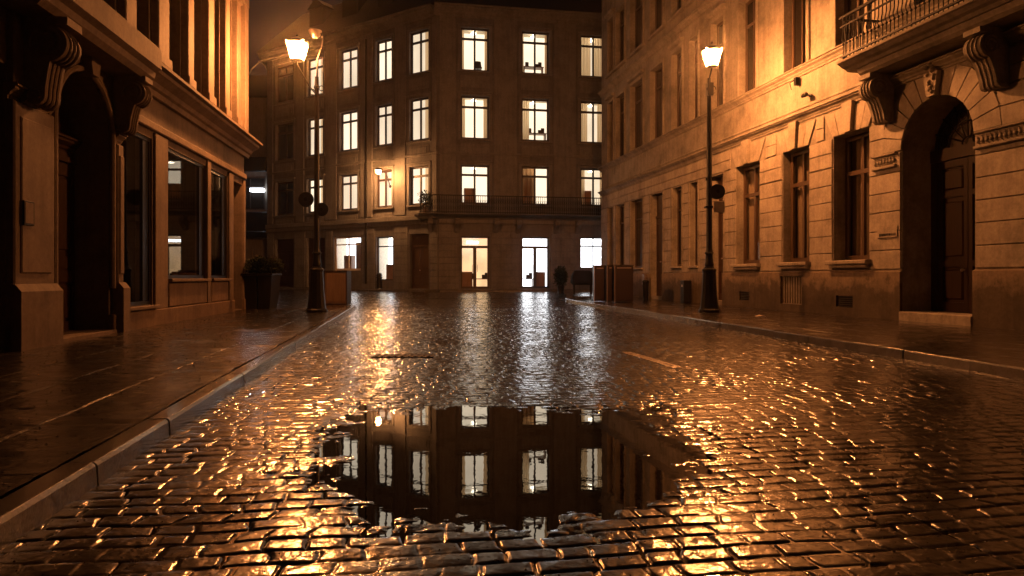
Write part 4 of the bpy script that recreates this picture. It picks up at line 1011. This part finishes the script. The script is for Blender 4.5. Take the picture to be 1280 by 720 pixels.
leafdoor(A, FA, nearA[0][0]+.003, nearA[0][1]-.003, nearA[0][2], nearA[0][3]-.003, -.4, M['darkwood'], leaves=2)
for a, b in uA:
    window(A, FA, a+.003, b-.003, 5.503, 8.897, -.2, M['cframe'], trans=.74, fw=.06, mull=1 if b-a > .7 else 0); window(A, FA, a+.003, b-.003, 10.203, 12.797, -.2, M['cframe'], trans=.74, fw=.06, mull=1 if b-a > .7 else 0)
pd = MB(); o = -.55
arc = [(c_-r_*math.cos(math.pi*k/n), zsA+r_*math.sin(math.pi*k/n)) for k in range(n+1)]
pd.elev(FA, [(pA[0]+.002, zsA)]+arc[1:-1]+[(pA[1]-.002, zsA)], o-.1, o-.07)
cornice(pd, FA, pA[0]+.004, pA[1]-.004, zsA-.3, zsA-.03, .2, o-.07)
pdo = leafdoor(A, FA, pA[0]+.004, pA[1]-.004, pA[2], zsA-.31, o, M['darkwood'], leaves=2, top=.97, lab='dark arched entrance double door')
pd.build('transom', M['darkwood'], pdo)
st = MB(); st.fbox(FA, pA[0]-.02, pA[1]+.02, 0, KH+.06, -.6, .13); st.build('doorstep', M['a_trim'], A, bevel=.01)
br = MB(); s_ = pA[0]-.72; scroll(br, FA, s_-.2, s_+.2, 4.64, 1.2, .56, .09); br.build('bracket', M['a_trim'], A, smooth=True); br = MB()
s_ = pA[1]+.2; scroll(br, FA, s_-.16, s_+.16, 4.64, 1.0, .5, .09); br.build('bracket', M['a_trim'], A, smooth=True)
s_, z_ = FA.sz(35, 267, .13)
mb = MB(); mb.chbox(FA, s_-.12, s_+.12, z_-.16, z_+.17, .126, .15, .005); npq = mb.build('wall_plaque', M['iron']); tag(npq, 'small dark framed plaque on the pier beside the left arched entrance', 'plaque')
mb = MB(); mb.chbox(FA, s_-.095, s_+.095, z_-.135, z_+.145, .15, .153, .002); mb.build('plaque_face', M['a_trim'], npq)
# lit things inside the left shop, plus glowing panels standing in for glass reflections
def inside(name, u0, u1, v0, v1, out, m_, lab, cat):
    a, z1 = FA.sz(u0, v0, out); b, z0 = FA.sz(u1, v1, out); mb = MB(); mb.fbox(FA, min(a, b), max(a, b), min(z0, z1), max(z0, z1), out-.05, out); o = mb.build(name, m_); tag(o, lab, cat); return o
M['lit_blue'] = emis('cool_display_light', (.45, .65, 1.0), .5, .3, 3)
M['lit_soft'] = emis('soft_shop_glow', (1.0, .62, .32), .16, .3, 3)
inside('display_case', 216, 232, 298, 314, -1.4, M['lit_blue'], 'cool white lit display inside the middle shop window of the left building', 'display')
inside('display_case', 217, 229, 320, 343, -1.4, M['lit_soft'], 'dim warm lit display below the cool white one in the left building', 'display')
inside('display_case', 265, 268.5, 296, 316, -1.0, M['lit_blue'], 'narrow cool lit display in the farthest shop window of the left building', 'display')
si = inside('shop_sign', 166, 172, 296, 302, -.9, M['blue'], 'tiny blue lit sign inside the nearest shop window of the left building', 'sign')
inside('reflection_panel', 164, 169, 208, 256, -.9, M['lit_soft'], 'tall pale glowing panel standing in for a reflection in the nearest left shop window', 'lamp')
inside('reflection_panel', 172, 178, 313, 333, -.9, M['lit_soft'], 'small pale glowing panel standing in for a low reflection in the nearest left shop window', 'lamp')
# ================================================================== FAR LEFT BUILDING (B)
FB = Frame(((300-640)/FPX*52, 52), (1, 0), False)
def bz(v): return CAM_Z+(HZ-v)/FPX*52
B = thing('far_building', FB.P(0, .265, 0), 'pale rendered building in the gap behind the left building', 'building')
mb = MB(); s9 = (700-300)/FPX*52
mb.fbox(FB, -8, 3.3, 0, bz(122), -8, 0); mb.build('wall', M['b_wall'], B)
mb = MB(); mb.prof(FB, -8.3, 3.5, [(.3, bz(122)), (-4, bz(75)), (-8.3, bz(122))]); mb.build('roof', M['roof'], B)
mb = MB(); mb.chbox(FB, -1, 2.1, bz(215), bz(197), 0, .35, .03); mb.build('fascia', M['black'], B)
mb = MB(); mb.fbox(FB, .9, 1.9, bz(240), bz(236), .0, .4); mb.build('ceiling_light', M['tube'], B)
mb = MB(); mb.chbox(FB, .5, 2.1, bz(290), bz(265), 0, .06, .02); mb.chbox(FB, .4, 2.3, bz(298), bz(290), 0, .9, .05); mb.build('awning', M['black'], B)
window(B, FB, -.3, 1.9, bz(262), bz(222), .04, M['cframe'], mull=1, trans=.7)
# curved wire bracket and pale street light arm at the left building's corner
s_, z_ = FA.sz(309, 72, .2)
bx = thing('corner_bracket', FA.P(A1, z_-.6, 0), 'thin curved iron bracket on the far corner of the left building', 'bracket')
mb = MB(); P0 = FA.P(A1-.05, z_-.5, .1); mb.tube([P0, P0+Vector((.1, .1, .3)), P0+Vector((.3, .2, .55)), P0+Vector((.75, .3, .72))], .015, 6); mb.build('arm', M['iron'], bx)
# ================================================================== STREET LAMPS
def lantern(par, c, h, r0, r1):
    """tapered square lantern, narrow foot at c, wide head"""
    z = Vector((0, 0, 1)); c = Vector(c)
    ob = MB()
    a = [c+Vector((sx*r0*.93, sy*r0*.93, .03)) for sx, sy in ((-1, -1), (1, -1), (1, 1), (-1, 1))]; b_ = [c+Vector((sx*r1*.95, sy*r1*.95, h)) for sx, sy in ((-1, -1), (1, -1), (1, 1), (-1, 1))]
    ob.hexa(a+b_); ob.build('lamp_glass', M['lamp'], par)
    fr = MB()
    for sx, sy in ((-1, -1), (1, -1), (1, 1), (-1, 1)): fr.tube([c+Vector((sx*r0, sy*r0, 0)), c+Vector((sx*r1*1.01, sy*r1*1.01, h))], .005, 6)
    fr.lathe(c+Vector((0, 0, -.05)), [(r0*.5, 0), (r0*1.2, .03), (r0*1.25, .05), (r0*1.1, .07)], 12)
    fr.build('lantern_frame', M['black'], par, smooth=True)
    cp = MB(); cp.lathe(c+Vector((0, 0, h+.005)), [(r1*1.30, -.05), (r1*1.30, .02), (r1*.75, .09), (r1*.3, .14), (r1*.12, .17), (r1*.16, .2), (.005, .26)], 16); cp.build('lantern_cap', M['black'], par, smooth=True)
def post(par, x, y, z, H):
    mb = MB(); mb.lathe((x, y, z), [(.30, 0), (.30, .06), (.26, .10), (.25, .16), (.21, .5), (.185, 1.0), (.18, 1.12), (.20, 1.15), (.20, 1.19), (.15, 1.22), (.12, 1.27)], 12); mb.build('base', M['black'], par, bevel=.008)
    mb = MB(); mb.lathe((x, y, z+1.27), [(.12, 0), (.13, .05), (.11, .12), (.095, .3), (.10, .34), (.13, .37), (.10, .41), (.085, .5), (.075, H*.45), (.06, H-1.62), (.075, H-1.6), (.085, H-1.56), (.06, H-1.5), (.05, H-1.27)], 18); mb.build('pole', M['black'], par, smooth=True)
    for k in range(8):
        a = k*math.pi/4
# left lamp
LY = FPX*(CAM_Z-KH)/(390-HZ)
def wz(v, y): return CAM_Z+(HZ-v)/FPX*y
def wx(u, y): return (u-640)/FPX*y
Llx = wx(396, LY)
Lm = thing('street_lamp', (Llx, LY, KH), 'street lamp on the left pavement with lantern offset on an arm and two round signs', 'street lamp', 'old street lamps with black posts')
post(Lm, Llx, LY, KH, wz(96, LY)-KH)
lc = Vector((wx(371.5, LY), LY, wz(75, LY)))
mb = MB(); zp = wz(96, LY)
mb.tube([(Llx, LY, zp-.5), (Llx-.18, LY, zp-.3), (lc.x+.08, LY, lc.z-.28), (lc.x, LY, lc.z-.12), (lc.x, LY, lc.z-.03)], .022, 8)
mb.tube([(Llx, LY, zp-.1), (Llx+.02, LY, zp+.5), (wx(402, LY), LY, wz(60, LY)), (wx(403.5, LY), LY, wz(47, LY)), (wx(400, LY), LY, wz(39, LY)), (wx(396, LY), LY, wz(36.5, LY))], .022, 8)
for k in range(9):
    a = R(k*40); 
mb.tube([(Llx-.13+.08*math.cos(R(t)), LY, zp-.42+.08*math.sin(R(t))) for t in range(0, 330, 30)], .012, 6); mb.tube([(Llx+.13+.07*math.cos(R(t)), LY, zp-.32+.07*math.sin(R(t))) for t in range(0, 330, 30)], .012, 6)
mb.build('arm', M['black'], Lm, smooth=True)
lantern(Lm, lc, .48, .15, .245)
mb = MB(); dc = Vector((wx(394, LY), LY, wz(37.5, LY))); mb.lathe(dc+Vector((0, 0, -.22)), [(.07, 0), (.12, .05), (.17, .14), (.18, .2), (.05, .235)], 16); mb.build('unlit_lamp_head', M['metal'], Lm, smooth=True)
def disc(par, c, r, mface, th=.04):
    mb = MB(); mb.lathe(c, [(r*.97, 0), (r, .01), (r, th-.01), (r*.97, th)], 28, (0, 1, 0)); o = mb.build('round_sign', mface, par, smooth=True)
    m2 = MB(); m2.lathe(Vector(c)+Vector((0, -.02, 0)), [(r*.25, 0), (r*.25, .02)], 12, (0, 1, 0)); m2.build('sign_boss', M['iron'], o)
disc(Lm, (wx(383, LY), LY-.06, wz(249.5, LY)), .215, M['black']); disc(Lm, (wx(402.5, LY), LY-.06, wz(262, LY)), .19, M['black'])
# right lamp
Ry = LY; Rx = wx(886.5, Ry)
Rm = thing('street_lamp', (Rx, Ry, KH), 'right pavement street lamp with lantern on top and white plate on its post', 'street lamp', 'old street lamps with black posts')
post(Rm, Rx, Ry, KH, wz(98, Ry)-KH)
rc = Vector((wx(890, Ry), Ry, wz(83, Ry)))
mb = MB(); mb.tube([(Rx, Ry, wz(99, Ry)), (Rx+.04, Ry, wz(92, Ry)), (rc.x, Ry, rc.z-.04)], .025, 8); mb.tube([(Rx+.12+.07*math.cos(R(t)), Ry, wz(112, Ry)+.1*math.sin(R(t))) for t in range(0, 330, 30)], .014, 6); mb.fbox(Frame((Rx, Ry), (1, 0), False), -.06, .1, wz(120, Ry), wz(104, Ry), -.08, .08)
mb.build('arm', M['black'], Rm, smooth=True)
lantern(Rm, rc, .45, .13, .23)
disc(Rm, (wx(895.5, Ry), Ry-.12, wz(240, Ry)), .21, M['black'], .12)
mb = MB(); mb.box(wx(891, Ry), wx(904.5, Ry), Ry-.1, Ry-.08, wz(266, Ry), wz(252, Ry)); mb.build('white_plate', M['white'], Rm, bevel=.004)
mb = MB(); mb.box(Rx-.1, Rx+.32, Ry-.05, Ry+.0, wz(226, Ry), wz(222, Ry)); mb.box(Rx-.12, Rx+.08, Ry-.1, Ry+.1, wz(260, Ry), wz(258, Ry)); mb.build('sign_clamp', M['iron'], Rm)
# ================================================================== STREET THINGS
# planter with shrub
Py = FPX*(CAM_Z-KH)/(386-HZ); Px = wx(327, Py)
P = thing('planter', (Px, Py, KH), 'large dark tapered planter full of leaves beside the left building', 'planter')
mb = MB(); h = 1.02
b0_, b1_ = .36, .45
for sx in (-1, 1):     # two half shells leaving the dark slot in the middle
    x0, x1 = (-1, -.05) if sx < 0 else (.05, 1)
    mb.hexa([(Px+x0*b0_, Py-b0_*.9, KH), (Px+x1*b0_, Py-b0_*.9, KH), (Px+x1*b0_, Py+b0_*.9, KH), (Px+x0*b0_, Py+b0_*.9, KH), (Px+x0*b1_, Py-b1_*.9, KH+h), (Px+x1*b1_, Py-b1_*.9, KH+h), (Px+x1*b1_, Py+b1_*.9, KH+h), (Px+x0*b1_, Py+b1_*.9, KH+h)])
mb.build('pot', M['black'], P, bevel=.015)
mb = MB(); mb.box(Px-.07, Px+.07, Py-.3, Py+.3, KH+.45, KH+h-.03); mb.build('pot_core', M['black'], P)
mb = MB(); b2 = .48; mb.box(Px-b2, Px+b2, Py-b2*.9, Py+b2*.9, KH+h+.002, KH+h+.06); mb.build('rim', M['black'], P, bevel=.01)
mb = leafball((Px, Py, KH+h+.26), (.56, .5, .24), 4500, .085, 11); mb.build('foliage', M['leaf'], P)
mb = MB(); rnd = random.Random(2)
for k in range(16):
    a = rnd.uniform(0, 6.28); q = rnd.uniform(.1, .5); mb.tube([(Px, Py, KH+h), (Px+q*.5*math.cos(a), Py+q*.5*math.sin(a), KH+h+.3), (Px+q*math.cos(a), Py+q*math.sin(a), KH+h+.5+.15*rnd.random())], .008, 5)
mb.tube([(Px-.27, Py, KH+h), (Px-.28, Py, KH+h+.8)], .012, 5)
mb.build('stem', M['bark'], P)
# utility box
By = FPX*(CAM_Z-KH)/(378-HZ); By = min(By, YC-.5)
x0, x1 = wx(405, By), wx(434, By); hB = wz(338, By)
U = thing('utility_box', ((x0+x1)/2, By, KH), 'orange brown clad utility box behind the left street lamp', 'box')
mb = MB(); mb.box(x0+.04, x1-.04, By, By+.55, KH+.05, hB-.04); mb.build('body', M['boxwood'], U, bevel=.008)
mb = MB(); mb.box(x0, x1, By-.04, By+.6, hB-.038, hB); mb.box(x1-.038, x1, By-.03, By+.58, KH, hB-.04); mb.box(x0, x0+.038, By-.03, By+.58, KH, hB-.04); mb.box(x0+.04, x1-.04, By-.02, By+.56, KH, KH+.048); mb.build('frame', M['cabinet'], U, bevel=.004)
mb = MB(); mb.chbox(Frame((x0, By), (1, 0), False), .09, (x1-x0)-.09, KH+.1, hB-.1, 0, .012, .006); mb.build('door', M['boxwood'], U)
# cabinets on the right pavement
for i, (u0, u1, v0, v1, lab, dp) in enumerate(((742.5, 757.5, 331.5, 378, 'leftmost dark brown cabinet on the right pavement with pale metal edge', .7), (758.5, 767, 331, 379, 'narrow dark cabinet standing between two wider brown cabinets', .65), (768, 792.5, 331, 380, 'widest dark brown cabinet at the right end of its row', .75))):
    y = FPX*(CAM_Z-KH)/(v1-HZ); y = {0: 26.6, 1: 26.3, 2: 26.0}[i]; x0, x1 = wx(u0, y), wx(u1, y); zt = wz(v0, y)
    T = thing('street_cabinet', ((x0+x1)/2, y, KH), lab, 'cabinet', 'dark brown cabinets on the right pavement')
    mb = MB(); mb.box(x0+.03, x1-.03, y, y+dp, KH+.03, zt-.03); mb.build('body', M['cabinet'], T, bevel=.01)
    mb = MB(); mb.box(x0, x1, y-.02, y+dp+.03, zt-.028, zt); mb.build('lid', M['cabinet'], T, bevel=.006)
    mb = MB(); mb.box(x0-.002, x0+.028, y-.012, y+.03, KH, zt-.03); mb.build('metal_edge', M['metal'], T)
    mb = MB(); FF = Frame((x0, y), (1, 0), False); mb.chbox(FF, .06, x1-x0-.06, KH+.08, zt-.22, 0, .015, .006); mb.build('door', M['cabinet'], T)
    mb = MB(); mb.box(x0+.1, x1-.1 if x1-x0 > .4 else x1-.06, y-.006, y, zt-.14, zt-.10); mb.build('label_strip', M['metal'], T)
def bin_(name, u0, u1, v0, y, lab, m_, front=True):
    x = wx((u0+u1)/2, y); r = (wx(u1, y)-wx(u0, y))/2; zt = wz(v0, y); T = thing(name, (x, y, KH), lab, 'litter bin')
    mb = MB(); mb.lathe((x, y, KH), [(r*.8, 0), (r*.82, .04), (r*.95, zt-KH-.12), (r, zt-KH-.1)], 16); mb.build('body', m_, T, smooth=True)
    mb = MB(); mb.lathe((x, y, zt-.1), [(r*1.05, .002), (r*1.08, .03), (r*.9, .08), (r*.3, .1)], 16); mb.build('lid', M['iron'], T, smooth=True)
    return T
bin_('litter_bin', 803, 811, 350, 28.3, 'slim dark litter bin just right of the widest brown cabinet', M['black'])
mb = MB(); s_ = FD.S(806, .1); mb.chbox(FD, s_-.16, s_+.1, wz(356, 29), wz(344, 29)+.05, .08, .2, .01); tag(mb.build('letter_box', M['metal']), 'small pale metal letter box on the wall above the slim bin', 'letter box')
s_ = (FD.S(861)+FD.S(870))/2
wbn = thing('ashtray_bin', FD.P(s_, KH, .2), 'dark rectangular bin against the wall left of the right street lamp', 'litter bin')
mb = MB(); mb.fbox(FD, s_-.17, s_+.17, KH, KH+.85, .12, .42); mb.build('body', M['black'], wbn, bevel=.02)
mb = MB(); mb.fbox(FD, s_-.04, s_+.04, KH+.6, KH+.68, .42, .425); mb.build('sticker', M['white'], wbn)
# bollard-like bin near the lit shop on the left facade
y = 40.2; x = wx(474, y); T = thing('bollard', (x, y-.0, ZB), 'short dark bollard before the narrow lit shop window', 'bollard')
mb = MB(); mb.lathe((x, y, ZB-.1), [(.2, 0), (.2, .1), (.15, .15), (.15, .7), (.19, .74), (.19, .8)], 14); mb.build('post', M['black'], T, smooth=True)
mb = MB(); mb.lathe((x, y, ZB+.7), [(.15, .0), (.18, .1), (.14, .22), (.02, .27)], 14); mb.build('cap', M['black'], T, smooth=True)
# dark plants beside the far shops
y = 36.4; x = wx(701, y); z0 = float(gz(y))
T = thing('potted_conifer', (x, y, z0), 'slim dark potted conifer right of the bright shop door', 'plant')
mb = MB(); mb.lathe((x, y, z0), [(.15, 0), (.2, .35), (.21, .38)], 14); mb.build('pot', M['black'], T, smooth=True)
mb = leafball((x, y, z0+.85), (.3, .28, .5), 1400, .12, 5); mb.build('foliage', M['leaf'], T)
y = 33.8; z0 = float(gz(y)); x = wx(728, y)
T = thing('covered_cart', (x, y, z0), 'dark tarpaulin covered cart behind the row of brown cabinets', 'cart')
mb = MB(); nU, nV = 22, 9; vs = []
for j in range(nV+1):
    for i in range(nU):
        a = 2*math.pi*i/nU; t = j/nV; rr = (1-.45*t**3) if j < nV else .02; k = 1+.06*math.sin(a*5+t*3)
        sq = (abs(math.cos(a))**4+abs(math.sin(a))**4)**-.25
        vs.append((x+.58*rr*k*sq*math.cos(a)*.95, y+.5*rr*k*sq*math.sin(a), z0+.55+.65*min(1, t*1.15)+.05*math.sin(a*3)*(1-t)))
mb.add(vs, [(j*nU+i, j*nU+(i+1) % nU, (j+1)*nU+(i+1) % nU, (j+1)*nU+i) for j in range(nV) for i in range(nU)]+[tuple(range(nU))]); mb.build('tarpaulin', plain('black_tarpaulin', (.015, .013, .012), .9, bs=.4, bscale=10, spec=.1), T, smooth=True)
mb = MB(); mb.box(x-.5, x+.5, y-.3, y+.3, z0+.48, z0+.6); mb.build('deck', M['iron'], T)
for sx in (-1, 1):
    for sy in (-1, 1):
        mb = MB(); mb.box(x+sx*.42-.03, x+sx*.42+.03, y+sy*.25-.03, y+sy*.25+.03, z0, z0+.48); mb.build('leg', M['iron'], T)
# drain in the road and a scrap of paper
dx, dy = ground_pt(505, 445.5)
T = thing('drain_cover', (dx, dy, 0), 'dark iron drain cover set in the cobbles beyond the puddle', 'drain cover')
mb = MB(); mb.box(dx-.42, dx+.42, dy-.17, dy+.17, -.03, .012); mb.build('plate', M['iron'], T, bevel=.006)
mb = MB()
for k in range(9): mb.box(dx-.38+.09*k, dx-.35+.09*k, dy-.14, dy+.14, .012, .022)
mb.build('rib', M['iron'], T)
px_, py_ = ground_pt(951, 396, KH)
mb = MB(); mb.add([(px_-.13, py_-.1, KH+.012), (px_, py_-.06, KH+.03), (px_+.13, py_-.08, KH+.014), (px_+.1, py_+.1, KH+.02), (px_-.02, py_+.08, KH+.045), (px_-.12, py_+.1, KH+.012)], [(0, 1, 4, 5), (1, 2, 3, 4)])
tag(mb.build('paper_scrap', M['white']), 'crumpled white paper scrap on the right pavement', 'litter')

# grit and small stones added over setts and left pavement to catch glints
rnd = random.Random(12); g = MB()
pts = []
while len(pts) < 5200:
    y = 1.9+rnd.random()**1.6*7; x = rnd.uniform(float(kl(y))+.02, min(float(kr(y)), .8*y+.6))
    pts.append((x, y, (.0016+.0045*rnd.random()**3)))
PX = np.array([p[0] for p in pts]); PY = np.array([p[1] for p in pts]); hh, _, _ = road_h(PX, PY)
while len(pts) < 9500:
    y = 2.5+rnd.random()**1.1*19; x = rnd.uniform(float(a_line(min(y, 20)))+.2, float(kl(y))-.16); pts.append((x, y, (.0022+.006*rnd.random()**3)*(1+y*.05)))
P2 = np.array(pts[5200:]); off = np.abs(P2[:, 0]-(left_edge(np.minimum(P2[:, 1]+.15, YC))-KW)); h2_, _, _ = slabs(P2[:, 0], P2[:, 1], off, 200); hh = np.concatenate([hh, h2_+KH+gz(P2[:, 1])])
for (x, y, q), z in zip(pts, hh):
    a = rnd.uniform(0, 6.28); z = float(z)+q*.15; c, s_ = math.cos(a)*q, math.sin(a)*q
    g.add([(x+c, y+s_, z), (x-s_*.8, y+c*.8, z), (x-c, y-s_, z), (x+s_*.7, y-c*.7, z), (x+c*.1, y, z+q*.8), (x, y, z-q*.5)], [(0, 1, 4), (1, 2, 4), (2, 3, 4), (3, 0, 4), (1, 0, 5), (2, 1, 5), (3, 2, 5), (0, 3, 5)])
M['grit'] = plain('wet_grit', (.06, .05, .04), .15); tag(g.build('grit', M['grit']), kind='stuff')
# thin mist volume added to imitate lens bloom round the lamps
hz = MB(); hz.box(-60, 60, -30, 90, -1.2, 34); hm = bpy.data.materials.new('bloom_mist'); hm.use_nodes = True; hn = hm.node_tree; hn.nodes.clear()
ho = hn.nodes.new('ShaderNodeOutputMaterial'); hv = hn.nodes.new('ShaderNodeVolumePrincipled'); hv.inputs['Density'].default_value = HAZE; hv.inputs['Color'].default_value = (.9, .88, .86, 1); hv.inputs['Anisotropy'].default_value = .93
hn.links.new(hv.outputs[0], ho.inputs['Volume'])
tag(hz.build('bloom_haze', hm), kind='stuff')
